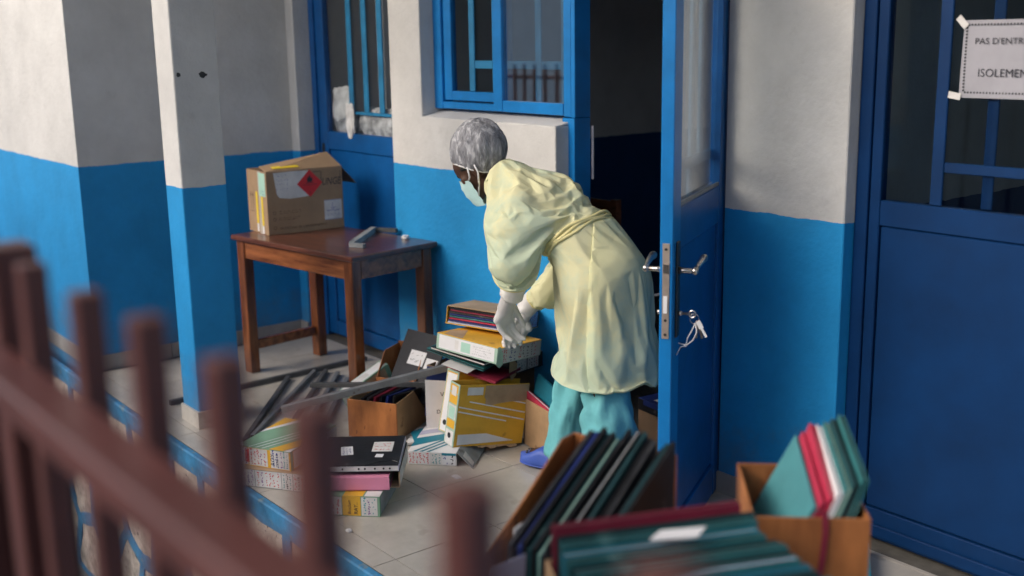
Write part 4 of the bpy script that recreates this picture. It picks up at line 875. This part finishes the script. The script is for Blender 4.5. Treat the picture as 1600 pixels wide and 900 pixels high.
# 1: holder seen along its folders
O1 = (-1.83, 1.339, .6005); L1 = LF(O1, 15.7)
holder('large orange board file holder packed with dark folders, foremost left of the blurred ones', O1, (15.7,), .275, .37, [(0, 0), (.37, 0), (.37, .335), (.315, .335), (0, .15)], .12, .335, 'woodbox', 'woodbox', .006)
seq = ['smoke', 'black', 'navy', 'black', 'darkteal', 'black', 'tealgreen', 'smoke', 'black', 'darkteal', 'black', 'smoke', 'darkteal', 'black', 'smoke', 'black', 'darkteal', 'black']
ordn = ['first', 'second', 'third', 'fourth', 'fifth', 'sixth', 'seventh', 'eighth', 'ninth', 'tenth', 'eleventh', 'twelfth', 'thirteenth', 'fourteenth', 'fifteenth', 'sixteenth', 'seventeenth', 'eighteenth']
cn = {'smoke': 'smoky grey', 'black': 'black', 'navy': 'navy', 'tealgreen': 'teal green', 'palegreen': 'pale green', 'grey': 'grey', 'darkteal': 'dark teal', 'maroon': 'maroon', 'red': 'red', 'aqua': 'aqua', 'white': 'white'}
for i, m_ in enumerate(seq):
    x = .046+i*.0124; a = random.uniform(-.007, .007); b = random.uniform(-.02, .014)
    slab('%s folder, %s from the left in the large orange holder' % (cn[m_], ordn[i]), [L1(x, .03, .008), L1(x+a, .355, .008), L1(x+.012+a, .345, .372+b), L1(x+.006, .03, .205+b)], .0098, m_, group='folders in the large orange holder', n={6: 'palegreen', 10: 'grey', 15: 'grey'}.get(i, 'black' if i % 2 else None))
slab('small white tag on the left flank of the folders in the large orange holder', [L1(.035, .07, .17), L1(.037, .12, .175), L1(.04, .118, .215), L1(.038, .07, .21)], .004, 'white', cat='tag', name='paper_tag')
sheet('lilac sheet standing between the large orange holder and the front row of teal folders', [L1(.09, -.10, .0), L1(.12, -.02, .0), L1(.13, -.015, .21), L1(.10, -.09, .20)], 'lilac')
# 2: nearest row, folders seen end on
O2 = (-1.209, 1.130, .6005); L2 = LF(O2, 65)
holder('low board holder of teal folders nearest to the viewer at the bottom edge', O2, (65,), .40, .385, [(0, 0), (.385, 0), (.385, .27), (0, .24)], .2, .27, 'board', 'board', .005)
for i, (m_, z) in enumerate((('maroon', .352), ('darkteal', .338), ('tealgreen', .338), ('teal', .330), ('tealgreen', .330), ('darkteal', .325), ('tealgreen', .330), ('darkteal', .326), ('tealgreen', .33), ('teal', .325), ('darkteal', .325), ('tealgreen', .322), ('darkteal', .32))):
    y = .362-i*.0262; dx_ = random.uniform(-.012, .014)
    rr = slab('%s folder, %s from the back in the nearest holder' % ({'maroon': 'maroon', 'teal': 'bright teal'}.get(m_, cn.get(m_)), ordn[i]), [L2(.012, y, .008), L2(.392, y, .008), L2(.396+dx_+.003*i, y+.012, z), L2(.012+dx_*.3, y+.012, z-.006)], .0175, m_, group='folders in the nearest holder', n='lilac' if i == 8 else 'grey' if i == 3 else 'black')
slab('white paper slip lying on top of the teal folders', [L2(.17, .270, .340), L2(.25, .235, .352), L2(.275, .255, .360), L2(.20, .292, .345)], .003, 'white', cat='paper', name='paper_slip')
# 3: holder on the right
O3 = (-1.389, 1.696, .6005); L3 = LF(O3, 46.4)
h3 = holder('orange board file holder with aqua and red folders on the right of the foreground', O3, (46.4,), .235, .30, [(0, 0), (.30, 0), (.30, .30), (0, .30)], .30, .30, 'woodbox', 'woodbox', .006)
g = G(); P_ = [(.143, -.0012, .318), (.146, -.0035, .27), (.141, -.003, .20), (.132, -.003, .14), (.125, -.003, .09)]
for (ax, ay, az), (bx_, by, bz) in zip(P_, P_[1:]): g.add([(ax-.006, ay, az), (ax+.006, ay, az), (bx_+.006, by, bz), (bx_-.006, by, bz), (ax-.006, ay-.0015, az), (ax+.006, ay-.0015, az), (bx_+.006, by-.0015, bz), (bx_-.006, by-.0015, bz)], [(3,2,1,0),(4,5,6,7),(1,2,6,5),(3,0,4,7)])
part('elastic_strap', g, M['maroon'], h3)
items = [('aqua', 'aqua folder showing its broad cover in the right foreground holder', 'aqua'), ('red', 'red folder next to the aqua one in the right foreground holder', 'maroon'), ('red', 'brighter red folder between the aqua side and the white folder', 'red'), ('white', 'white folder between red and green ones in the right foreground holder', 'white'),
         ('tealgreen', 'teal green folder beside the white one in the right foreground holder', 'palegreen'), ('darkteal', 'dark teal folder, second from the right end of the foreground holder', 'black'), ('tealgreen', 'teal green folder at the right end of the foreground holder', 'darkteal')]
for i, (m_, lab, nn_) in enumerate(items):
    k = i/6; x = .125+i*.0155; dz = .05*k
    slab(lab, [L3(x-.105+.03*k, .03, .13), L3(x-.105+.03*k, .28, .17), L3(x, .285, .375+dz+(.012 if i == 2 else 0)), L3(x+.004, .032, .312+dz*1.2)], .0135, m_, n=nn_)
r, d = box_file('white file with a blue edge lying on the floor in front of the right door', (-2.215, 2.955, .0006), (36,), (.24, .32, .05), 'white', 'white', edge='teal', name='box_file')
stripes(r, d, 'z1', [(rect(.93, 0, 1, 1), 'teal')])

# chair in the dark room
chx = thing('wooden_chair', 'dark wooden chair half hidden in the dim room behind the doorway', 'chair', (-4.81, 3.78, 0), Rzyx(0))
for nm, a, b in (('seat', (0, 0, .44), (.42, .42, .47)), ('leg', (.0, 0, 0), (.04, .04, .439)), ('leg', (.38, 0, 0), (.42, .04, .439)), ('leg', (.0, .38, 0), (.04, .42, 1.0)), ('leg', (.38, .38, 0), (.42, .42, 1.0)), ('back_slat', (.041, .39, .84), (.379, .41, .99)), ('back_slat', (.041, .39, .62), (.379, .41, .72))):
    g = G(); g.box(a, b); part(nm, g, M['wood'], chx)
crumple('paper_scrap', 'tiny white paper scrap on the tiles in front of the black folder stack', 'paper', (-3.62, 2.02, .004), (.012, .009, .004), 'white', 4)
crumple('paper_scrap', 'torn white corner of paper on the tiles between the striped file and the blue clog', 'paper', (-3.80, 2.66, .003), (.022, .014, .003), 'white', 9)

# ================================================================== PERSON
P0 = Vector((-3.42, 2.99, 0)); FW = Vector((-.96, -.28, 0)).normalized(); LF_ = Vector((-FW.y, FW.x, 0))   # forward, and the person's left
def W(s, l, z): return P0 + FW*s + LF_*l + Vector((0, 0, z))
person = None
def blob(name, caps, m, vox, smooth_it=6, parent=None):
    """one continuous surface grown round tapered bones"""
    g = G()
    for a, ra, b, rb in caps: g.capsule(W(*a)-P0, ra, W(*b)-P0, rb)
    tmp = link('tmp', g.mesh('tmp', M[m])); md = tmp.modifiers.new('r', 'REMESH'); md.mode = 'VOXEL'; md.voxel_size = vox; md.use_smooth_shade = True
    sm = tmp.modifiers.new('s', 'SMOOTH'); sm.factor = .5; sm.iterations = smooth_it
    me = baked(tmp); bpy.data.objects.remove(tmp); me.name = name; me.materials.clear(); me.materials.append(M[m])
    me.polygons.foreach_set('use_smooth', [True]*len(me.polygons)); return me
HC = (.447, 0, 1.307)                                   # head centre
HY = R(10)                                              # head turned a little to the left
hf = Vector((.91, .0, -.415)); hu = Vector((.415, 0, .91)); hl = Vector((0, 1, 0))
def rotl(v): return Vector((v.x*math.cos(HY)-v.y*math.sin(HY), v.x*math.sin(HY)+v.y*math.cos(HY), v.z))
hf, hu, hl = rotl(hf), rotl(hu), rotl(hl)
def Hd(f, l, u): v = Vector(HC)+hf*f+hl*l+hu*u; return (v.x, v.y, v.z)
bones = [  # torso
 ((-.16, 0, .93), .145, (-.02, 0, 1.06), .125), ((-.02, 0, 1.06), .125, (.14, 0, 1.16), .135), ((.14, 0, 1.16), .13, (.22, 0, 1.20), .10),
 ((.14, .12, 1.19), .08, (.14, -.12, 1.19), .08), ((-.16, .08, .90), .13, (-.16, -.08, .90), .13), ((.22, 0, 1.21), .062, Hd(-.045, 0, -.06), .056),
 # legs
 ((-.17, .09, .86), .105, (-.235, .115, .48), .075), ((-.235, .115, .48), .07, (-.285, .11, .10), .046), ((-.285, .11, .09), .042, (-.15, .125, .045), .036),
 ((-.15, -.09, .86), .105, (.03, -.10, .48), .075), ((.03, -.10, .48), .07, (.10, -.10, .10), .046), ((.10, -.10, .09), .042, (.25, -.095, .045), .036),
 # arms
 ((.13, .17, 1.20), .062, (.10, .235, .985), .048), ((.10, .235, .985), .046, (.194, .130, .872), .030),
 ((.13, -.17, 1.20), .062, (.142, -.21, .919), .048), ((.142, -.21, .919), .046, (.307, -.20, .746), .030),
 # head: skull, face, jaw, chin, nose, ear
 (Hd(-.03, 0, .045), .088, Hd(.03, 0, .045), .080), (Hd(.03, 0, .0), .066, Hd(.045, 0, -.055), .052), (Hd(.055, 0, -.085), .034, Hd(.065, 0, -.095), .026),
 (Hd(.090, 0, .012), .011, Hd(.097, 0, -.022), .011), (Hd(.09, .03, .038), .014, Hd(.085, -.03, .038), .014), (Hd(.05, .045, -.01), .03, Hd(.05, -.045, -.01), .03),
 (Hd(-.018, .078, .012), .019, Hd(-.022, .079, -.026), .012), (Hd(-.018, -.078, .012), .019, Hd(-.022, -.079, -.026), .012)]
me = blob('person', bones, 'skin', .0085, 4)
person = link('person', me, None, P0); tag(person, 'stooping person in pale yellow gown, grey hair cap, face mask, gloves and blue clogs', 'person')
# hair under the cap edge
g = G(); 
for a, b in ((Hd(.04, .066, .034), Hd(-.035, .074, .026)), (Hd(-.035, .074, .026), Hd(-.085, .045, .0)), (Hd(-.085, .045, .0), Hd(-.098, -.03, .0)), (Hd(.078, .045, .044), Hd(.04, .066, .034))): g.capsule(W(*a)-P0, .014, W(*b)-P0, .013, 10)
part('hair', g, M['hair'], person, smooth=True)
# eyes (turned away, just the near one's lid and eye)
for s in (1, -1):
    g = G(); g.ball(W(*Hd(.087, .033*s, .018))-P0, .0115, n=10); part('eye', g, M['darkmetal'], person, smooth=True)
# cap: puffed and gathered
g = G(); NU, NV = 72, 26; V = []
for j in range(NV+1):
    tv = j/NV
    for i in range(NU):
        th = 2*math.pi*i/NU
        ct_, st_ = math.cos(th), math.sin(th); ph = math.pi/2*tv; w_ = .86+.17*math.sin(math.pi*min(1, tv*1.15+.04)); rr = math.cos(ph)**.62
        pl_ = 1+.030*math.sin(th*21+2*math.sin(th*3))*(1-tv)**2+.085*noise.noise((ct_*1.9, st_*1.9, tv*2.6))+.034*noise.noise((ct_*5, st_*5, tv*6+3))
        if j == 0: pl_ *= .95
        q_ = (.464-.008*tv+.128*rr*ct_*pl_*w_-.012*math.sin(math.pi*tv), .112*rr*st_*pl_*w_+.004, 1.332+.004*ct_-.012*ct_*ct_+(.186+.012*pl_)*math.sin(ph)*(1+.06*noise.noise((ct_*2, st_*2, 9.)))+.010*math.sin(th*2)*(1-tv))
        V.append(W(*q_)-P0)
g.add(V, [(j*NU+i, j*NU+(i+1) % NU, (j+1)*NU+(i+1) % NU, (j+1)*NU+i) for j in range(NV) for i in range(NU)])
cp = part('hair_cap', g, M['cap'], person, smooth=True)
g = G(); ring = [Vector(V[i]) for i in range(0, NU, 2)]; g.tube(ring+[ring[0]], .0035, 6); part('elastic_band', g, M['label'], cp, smooth=True)
# mask with ear loops
g = G(); NA, NB = 16, 10; V = []
for j in range(NB+1):
    for i in range(NA+1):
        a = (i/NA-.5)*3.3; v = j/NB; u = -.120+.122*v-.032*abs(math.sin(a*.5))
        k = .060+.024*math.sin(math.pi*min(1, v*.78+.12))*math.cos(a*.55)**2+.016*math.exp(-(a/.3)**2)*v
        f = .030+k*(math.cos(a) if abs(a) < 1.57 else -.25*(abs(a)-1.57)); l = .073*math.sin(a)*(1.03-.24*(1-v)); V.append(W(*Hd(f+(.003 if j % 3 == 1 else 0)-.018*(1-v), l, u))-P0)
g.add(V, [(j*(NA+1)+i, j*(NA+1)+i+1, (j+1)*(NA+1)+i+1, (j+1)*(NA+1)+i) for j in range(NB) for i in range(NA)])
mk = part('face_mask', g, M['mask'], person, smooth=True)
for s in (1, -1):
    g = G(); e = (0 if s < 0 else NA); a, b = V[e], V[NB*(NA+1)+e]
    a = V[4*(NA+1)+e]; g.tube([Vector(b), W(*Hd(.012, .092*s, -.012))-P0, W(*Hd(.0, .100*s, .030))-P0], .0036, 6); g.tube([W(*Hd(-.034, .100*s, .026))-P0, W(*Hd(-.038, .102*s, -.008))-P0, W(*Hd(-.018, .092*s, -.05))-P0, Vector(a)], .0036, 6); part('ear_loop', g, M['white'], mk, smooth=True)
g = G(); g.ball(W(*Hd(-.024, .098, -.036))-P0, .0035, n=8); g.tube([W(*Hd(-.024, .098, -.038))-P0, W(.0+Hd(-.024, .098, -.038)[0], Hd(-.024, .098, -.038)[1], Hd(-.024, .098, -.038)[2]-.028)-P0], .0022, 6); part('earring', g, M['nickel'], person, smooth=True)

# trousers
def cloth_tube(name, path, radii, m, seed, amp=.012, n=40, sub=10, flatten=1.0):
    pts = []; rr = []
    P = [W(*p)-P0 for p in path]
    for k in range(len(P)-1):
        for i in range(sub): t = i/sub; pts.append(P[k].lerp(P[k+1], t)); rr.append(radii[k]*(1-t)+radii[k+1]*t)
    pts.append(P[-1]); rr.append(radii[-1]); g = G(); g.tube(pts, rr, n, cap=False); V = []
    for q, v in enumerate(g.v):
        v = Vector(v); c = pts[q//n]; d = (v-c); k = q//n/len(pts); th = 2*math.pi*(q % n)/n
        w_ = 1+amp/max(d.length, .01)*(noise.noise((math.cos(th)*1.6+seed, math.sin(th)*1.6, k*2.2))*1.6+(abs(noise.noise((math.cos(th)*2.6, math.sin(th)*2.6+seed, k*5)))-.25)*1.5)
        V.append(tuple(c+d*w_))
    g.v = V; o = part(name, g, M[m], person, smooth=True); s = o.modifiers.new('thick', 'SOLIDIFY'); s.thickness = .0025; return o
cloth_tube('trouser_leg', [(-.225, .112, .56), (-.235, .115, .48), (-.255, .115, .30), (-.280, .11, .085)], [.070, .088, .104, .110], 'scrub', 1.7, .022)
cloth_tube('trouser_leg', [(.02, -.095, .56), (.025, -.10, .48), (.07, -.10, .28), (.095, -.10, .075)], [.066, .080, .082, .086], 'scrub', 5.1, .020)
# clogs
for (s0, l0, yaw, nm) in ((.075, -.10, .0, 'clog'), (-.315, .11, .1, 'clog')):
    g = G(); NU, NV = 28, 14; V = []
    def outline(t):  # half widths along the shoe, 0 heel .. 1 toe
        return .040+.014*math.sin(math.pi*min(1, t*1.05))+(.006 if t > .6 else 0)
    for j in range(NV+1):
        t = j/NV; s_ = -.02+.275*t; hw = outline(t)*math.sqrt(max(0.02, 1-max(0, (t-.80)/.20)**2.2))*math.sqrt(max(.05, 1-max(0, (.12-t)/.12)**2))
        top = .052+.045*math.exp(-((t-.50)/.22)**2)+(.010 if t < .2 else 0)-.012*max(0, t-.8)*5*.6
        for i in range(NU):
            a = 2*math.pi*i/NU; ca, sa = math.cos(a), math.sin(a)
            l_ = hw*math.copysign(abs(ca)**.7, ca); z_ = (.004+top/2)+top/2*math.copysign(abs(sa)**.6, sa)
            V.append(W(s0+s_*math.cos(yaw)-l_*math.sin(yaw), l0+l_*math.cos(yaw)+s_*math.sin(yaw), z_)-P0)
    g.add(V, [(j*NU+i, j*NU+(i+1) % NU, (j+1)*NU+(i+1) % NU, (j+1)*NU+i) for j in range(NV) for i in range(NU)]+[tuple(range(NU-1, -1, -1)), tuple(range(NV*NU, NV*NU+NU))])
    cl = part(nm, g, M['clog'], person, smooth=True)
    g = G()
    for q in range(5):
        a = (q-2)*.35; g.ball(W(s0+.185+.02*math.cos(a), l0+.028*math.sin(a*1.6)+.012, .073-.02*abs(a)*.4)-P0, (.006, .006, .004), n=8)
    part('vent_hole', g, M['darkmetal'], cl)
    g = G(); 
    for j in range(NV): pass
    g.tube([W(s0-.02+.275*t*math.cos(yaw), l0+(outline(t)*math.sqrt(max(0.02, 1-max(0, (t-.80)/.20)**2.2)))*1.02+.275*t*math.sin(yaw), .018)-P0 for t in [q/12 for q in range(13)]], .0028, 6); part('sole_rim', g, M['clog'], cl, smooth=True)

# gloves: palm and five fingers grown into one surface, knit cuffs
def glove(name, wr, hand, fing, thumb, wrist_r=.033):
    caps = [(wr, wrist_r, hand[0], .034)]
    caps += [(hand[0], .030, h, .019) for h in hand[1:]]
    for f_ in fing+[thumb]:
        rs = [.0135, .0126, .0115, .0100]
        for k in range(len(f_)-1): caps.append((f_[k], rs[k]*(1.12 if f_ is thumb else 1), f_[k+1], rs[k+1]))
    me = blob(name, caps, 'glove', .0042, 3); o = link(name, me, person); return o
gl = glove('glove', (.206, .115, .859), [(.298, .048, .740), (.335, .054, .685), (.333, .032, .673), (.325, .010, .670), (.312, -.009, .676)],
    [[(.335, .054, .685), (.329, .046, .645), (.309, .036, .614), (.282, .028, .596)], [(.333, .032, .673), (.327, .024, .632), (.306, .014, .600), (.280, .006, .580)],
     [(.325, .010, .670), (.318, .002, .629), (.298, -.008, .597), (.271, -.017, .577)], [(.312, -.009, .676), (.306, -.017, .638), (.285, -.027, .609), (.261, -.035, .592)]],
    [(.277, .013, .740), (.276, -.012, .702), (.267, -.025, .673), (.259, -.031, .655)])
gr = glove('glove', (.332, -.197, .713), [(.387, -.197, .631), (.356, -.205, .590), (.373, -.185, .579), (.389, -.164, .577), (.402, -.146, .585)],
    [[(.356, -.205, .590), (.378, -.199, .559), (.393, -.190, .536), (.383, -.182, .519)], [(.373, -.185, .579), (.395, -.178, .548), (.409, -.170, .524), (.399, -.161, .507)],
     [(.389, -.164, .577), (.412, -.158, .546), (.426, -.149, .522), (.416, -.141, .505)], [(.402, -.146, .585), (.424, -.139, .555), (.439, -.131, .530), (.428, -.123, .513)]],
    [(.392, -.154, .627), (.414, -.133, .593), (.423, -.121, .567), (.423, -.115, .548)])
cloth_tube('knit_cuff', [(.159, .157, .943), (.192, .124, .872), (.226, .102, .815)], [.052, .051, .047], 'cuff', 2.2, .003, 28, 6)
cloth_tube('knit_cuff', [(.302, -.213, .744), (.340, -.192, .703), (.364, -.177, .667)], [.046, .043, .039], 'glove', 3.2, .003, 28, 6)
g = G(); c_ = W(.362, -.191, .677)-P0; dd = (W(.384, -.179, .644)-W(.333, -.21, .716)).normalized(); a_ = dd.orthogonal().normalized(); b_ = dd.cross(a_)
g.tube([c_+(a_*math.cos(t)+b_*math.sin(t))*.0420 for t in [i*.3927 for i in range(17)]], .003, 6); part('wrist_band', g, M['darkmetal'], person, smooth=True)

# gown: torso and sleeves as one surface, then shaped as cloth round the body
def loft(rings, n=56, sub=8):
    g = G(); P = []
    for k in range(len(rings)-1):
        A = rings[max(k-1, 0)]; B = rings[k]; C = rings[k+1]; D = rings[min(k+2, len(rings)-1)]
        for i in range(sub):
            t = i/sub; P.append([.5*(2*b+(-a+c)*t+(2*a-5*b+4*c-d)*t*t+(-a+3*b-3*c+d)*t**3) for a, b, c, d in zip(A, B, C, D)])
    P.append(list(rings[-1])); V = []
    for (s, z, tilt, a, b, l0) in P:
        for i in range(n):
            th = 2*math.pi*i/n; ca, sa = math.cos(th), math.sin(th)
            f_ = a*math.copysign(abs(ca)**.9, ca); V.append(W(s+f_*math.cos(tilt), l0+b*math.copysign(abs(sa)**.9, sa), z-f_*math.sin(tilt))-P0)
    m_ = len(P); g.add(V, [(j*n+i, j*n+(i+1) % n, (j+1)*n+(i+1) % n, (j+1)*n+i) for j in range(m_-1) for i in range(n)]+[tuple(range(n-1, -1, -1)), tuple(range((m_-1)*n, m_*n))]); return g
GR = [(.372, 1.292, R(62), .066, .070, 0), (.325, 1.290, R(60), .105, .12, 0), (.245, 1.268, R(58), .148, .20, 0), (.14, 1.222, R(52), .168, .23, 0), (.04, 1.150, R(46), .150, .20, 0), (-.040, 1.075, R(40), .130, .175, 0),
      (-.095, .985, R(22), .165, .195, 0), (-.135, .88, R(8), .200, .22, 0), (-.148, .74, R(3), .220, .235, 0), (-.155, .62, 0, .228, .245, 0), (-.158, .52, R(-2), .234, .25, 0), (-.159, .37, R(-2), .238, .254, 0)]
def gown_source():
    g = loft(GR)
    for path, rad in (([(.14, .150, 1.235), (.13, .215, 1.15), (.10, .255, 1.03), (.120, .225, .960), (.155, .175, .935)], [.110, .122, .112, .096, .066]),
                      ([(.13, -.150, 1.205), (.13, -.20, 1.12), (.121, -.20, .975), (.162, -.208, .866), (.25, -.199, .771), (.303, -.197, .731)], [.105, .112, .098, .088, .075, .052])):
        for (a, b, ra, rb) in zip(path, path[1:], rad, rad[1:]): g.capsule(W(*a)-P0, ra, W(*b)-P0, rb, 20)
    return g
DEC = .08
g = gown_source(); tmp = link('tmp', g.mesh('tmp', M['gown'])); md = tmp.modifiers.new('r', 'REMESH'); md.mode = 'VOXEL'; md.voxel_size = .012
sm = tmp.modifiers.new('s', 'SMOOTH'); sm.factor = .5; sm.iterations = 3
me = baked(tmp); bpy.data.objects.remove(tmp)
bm = bmesh.new(); bm.from_mesh(me)
cu = [Vector(W(.142, .195, .950)-P0), Vector(W(.309, -.194, .724)-P0)]; hem_z = .512; neck = Vector(W(.375, 0, 1.294)-P0); nd = (Vector(W(.372, 0, 1.292))-Vector(W(.30, 0, 1.25))).normalized()
cd2 = [(Vector(W(.155, .175, .935))-Vector(W(.120, .225, .960))+Vector((0, 0, -.03))).normalized(), (Vector(W(.303, -.197, .731))-Vector(W(.25, -.199, .771))).normalized()]
kill = []
for f in bm.faces:
    c = f.calc_center_median()
    if c.z < hem_z or (c-neck).dot(nd) > -.004 and (c-neck).length < .12: kill.append(f); continue
    for q, d_ in zip(cu, cd2):
        if (c-q).dot(d_) > 0 and (c-q).length < .12: kill.append(f); break
bmesh.ops.delete(bm, geom=kill, context='FACES')
loose = [v for v in bm.verts if not v.link_faces]; bmesh.ops.delete(bm, geom=loose, context='VERTS')
bm.to_mesh(me); 
pin = {}
for v in bm.verts:
    if v.is_boundary and v.co.z > hem_z+.1: pin[v.index] = 1.0
bm.verts.index_update()
for v in bm.verts:
    if v.is_boundary and v.co.z < hem_z+.05: pin[v.index] = .30
wst = Vector(W(-.040, 0, 1.075)-P0); wd = Vector(W(-.02, 0, 1.08)-W(-.06, 0, 1.03)).normalized()
for v in bm.verts:
    q = v.co-wst
    lat = abs(q.dot(LF_))
    if abs(q.dot(wd)) < .012 and lat < .20 and (v.co-wst).length < .24: pin[v.index] = 1.0
    if (v.co-neck).length < .10: pin[v.index] = 1.0
bm.free()
me.materials.clear(); me.materials.append(M['gown'])
gw = link('gown', me, person); vg = gw.vertex_groups.new(name='pin')
for i_, w_ in pin.items(): vg.add([i_], w_, 'REPLACE')
COLL = [person]+[o for o in person.children if o.name.startswith('trouser_leg')]
for o in COLL: o.modifiers.new('collide', 'COLLISION'); o.collision.thickness_outer = .006
cl = gw.modifiers.new('cloth', 'CLOTH'); cs = cl.settings
cs.quality = 5; cs.mass = .12; cs.tension_stiffness = 25; cs.compression_stiffness = 25; cs.shear_stiffness = 8; cs.bending_stiffness = 3.0; cs.air_damping = 2
cs.vertex_group_mass = 'pin'; cs.shrink_min = -.018
cl.collision_settings.use_collision = True; cl.collision_settings.distance_min = .004; cl.collision_settings.collision_quality = 2
cl.point_cache.frame_start = 1; cl.point_cache.frame_end = 40
import time as _t; _t0 = _t.time()
for fr in range(1, 19): SC.frame_set(fr)
print('cloth', len(me.vertices), _t.time()-_t0)
me2 = baked(gw); gw.modifiers.clear(); gw.data = me2; SC.frame_set(1)
for o in COLL: o.modifiers.remove(o.modifiers['collide'])

# long hanging folds below the belt, fading in towards the hem
me2.calc_loop_triangles(); NRM = [v.normal.copy() for v in me2.vertices]; rf = random.Random(11)
folds = [(rf.uniform(0, 6.283), rf.uniform(-.35, .35), rf.uniform(.10, .22), rf.choice((-1, 1, 1))*rf.uniform(.010, .018)) for _ in range(7)]
for v, nn in zip(me2.vertices, NRM):
    k = (1.02-v.co.z)/.55
    q = v.co-Vector(W(-.13, 0, 0)-P0); 
    if k <= 0 or math.hypot(q.x, q.y) > .40 or (v.co.z > .72 and (v.co-cu[1]).length < .22): continue
    th = math.atan2(q.dot(LF_), q.dot(FW)); d = 0
    for t0, sl_, w_, a_ in folds:
        e = abs((th-t0-sl_*k+math.pi) % (2*math.pi)-math.pi)/w_
        if e < 3: d += a_*math.exp(-e*1.3)
    v.co += nn*d*min(1, k*1.6)
# the thin nonwoven falls in flat facets with crisp creases between them: fewer, larger faces, edges kept tight
dm = gw.modifiers.new('d', 'DECIMATE'); dm.ratio = DEC; ck = baked(gw); gw.modifiers.clear(); gw.data = ck; me2 = ck
def crisp(me, v):
    a = me.attributes.get('crease_edge') or me.attributes.new('crease_edge', 'FLOAT', 'EDGE'); a.data.foreach_set('value', [v]*len(me.edges))
me2.polygons.foreach_set('use_smooth', [True]*len(me2.polygons))
crisp(me2, .5); s = gw.modifiers.new('sub', 'SUBSURF'); s.levels = 2; s.render_levels = 2
# overlapping back panel of the gown, its straight edge falling from the belt to the hem
bm = bmesh.new(); bm.from_mesh(me2); ax_ = Vector(W(-.115, 0, 0)-P0); t0 = R(116); pn = FW*(-math.sin(t0))+LF_*math.cos(t0)
bmesh.ops.bisect_plane(bm, geom=bm.verts[:]+bm.edges[:]+bm.faces[:], plane_co=ax_, plane_no=pn, clear_inner=True)
bmesh.ops.bisect_plane(bm, geom=bm.verts[:]+bm.edges[:]+bm.faces[:], plane_co=wst-wd*.018, plane_no=wd, clear_outer=True)
far = [f for f in bm.faces if (f.calc_center_median()-cu[1]).length < .25 and f.calc_center_median().z > .7 and (f.calc_center_median()-cu[1]).dot(LF_) < .12 and (f.calc_center_median()-cu[1]).dot(FW) > -.22]
bmesh.ops.delete(bm, geom=far, context='FACES'); bm.normal_update()
for v in bm.verts:
    k = max(0, min(1, (1.06-v.co.z)/.30)); v.co += v.normal*(.004+.007*k)
pm = bpy.data.meshes.new('back_panel'); bm.to_mesh(pm); bm.free(); pm.materials.clear(); pm.materials.append(M['gown'])
pm.polygons.foreach_set('use_smooth', [True]*len(pm.polygons))
crisp(pm, .5); bp2 = link('back_panel', pm, gw); sb_ = bp2.modifiers.new('sub', 'SUBSURF'); sb_.levels = 2; sb_.render_levels = 2; so = bp2.modifiers.new('thick', 'SOLIDIFY'); so.thickness = .003; so.offset = 1
# elastic seams at the two sleeve ends
bm = bmesh.new(); bm.from_mesh(me2)
for q, d_ in zip(cu, cd2):
    bv = [v.co.copy() for v in bm.verts if v.is_boundary and (v.co-q).length < .11]
    if len(bv) < 8: continue
    c_ = sum(bv, Vector())/len(bv); a_ = d_.orthogonal().normalized(); b_ = d_.cross(a_)
    bv.sort(key=lambda p: math.atan2((p-c_).dot(b_), (p-c_).dot(a_))); bv = bv[::2]
    g = G(); g.tube(bv+[bv[0]], .0042, 6, cap=False); part('cuff_seam', g, M['belt'], gw, smooth=True)
bm.free()
# gathered belt: three twisted folds of the tie, and its loose end
g = G()
for q in range(3):
    pts = []
    for i in range(49):
        th = 2*math.pi*i/48; a, b, tl = .133, .181, R(40); f_ = a*math.cos(th); h_ = (q-1)*.0125+.005*math.sin(th*5+q*1.7); r_ = 1+.012*math.sin(th*7+q)
        pts.append(W(-.040+f_*r_*math.cos(tl)+h_*math.sin(tl), b*r_*math.sin(th), 1.075-f_*r_*math.sin(tl)+h_*math.cos(tl))-P0)
    g.tube(pts, .0072, 8, cap=False)
part('belt', g, M['belt'], person, smooth=True)
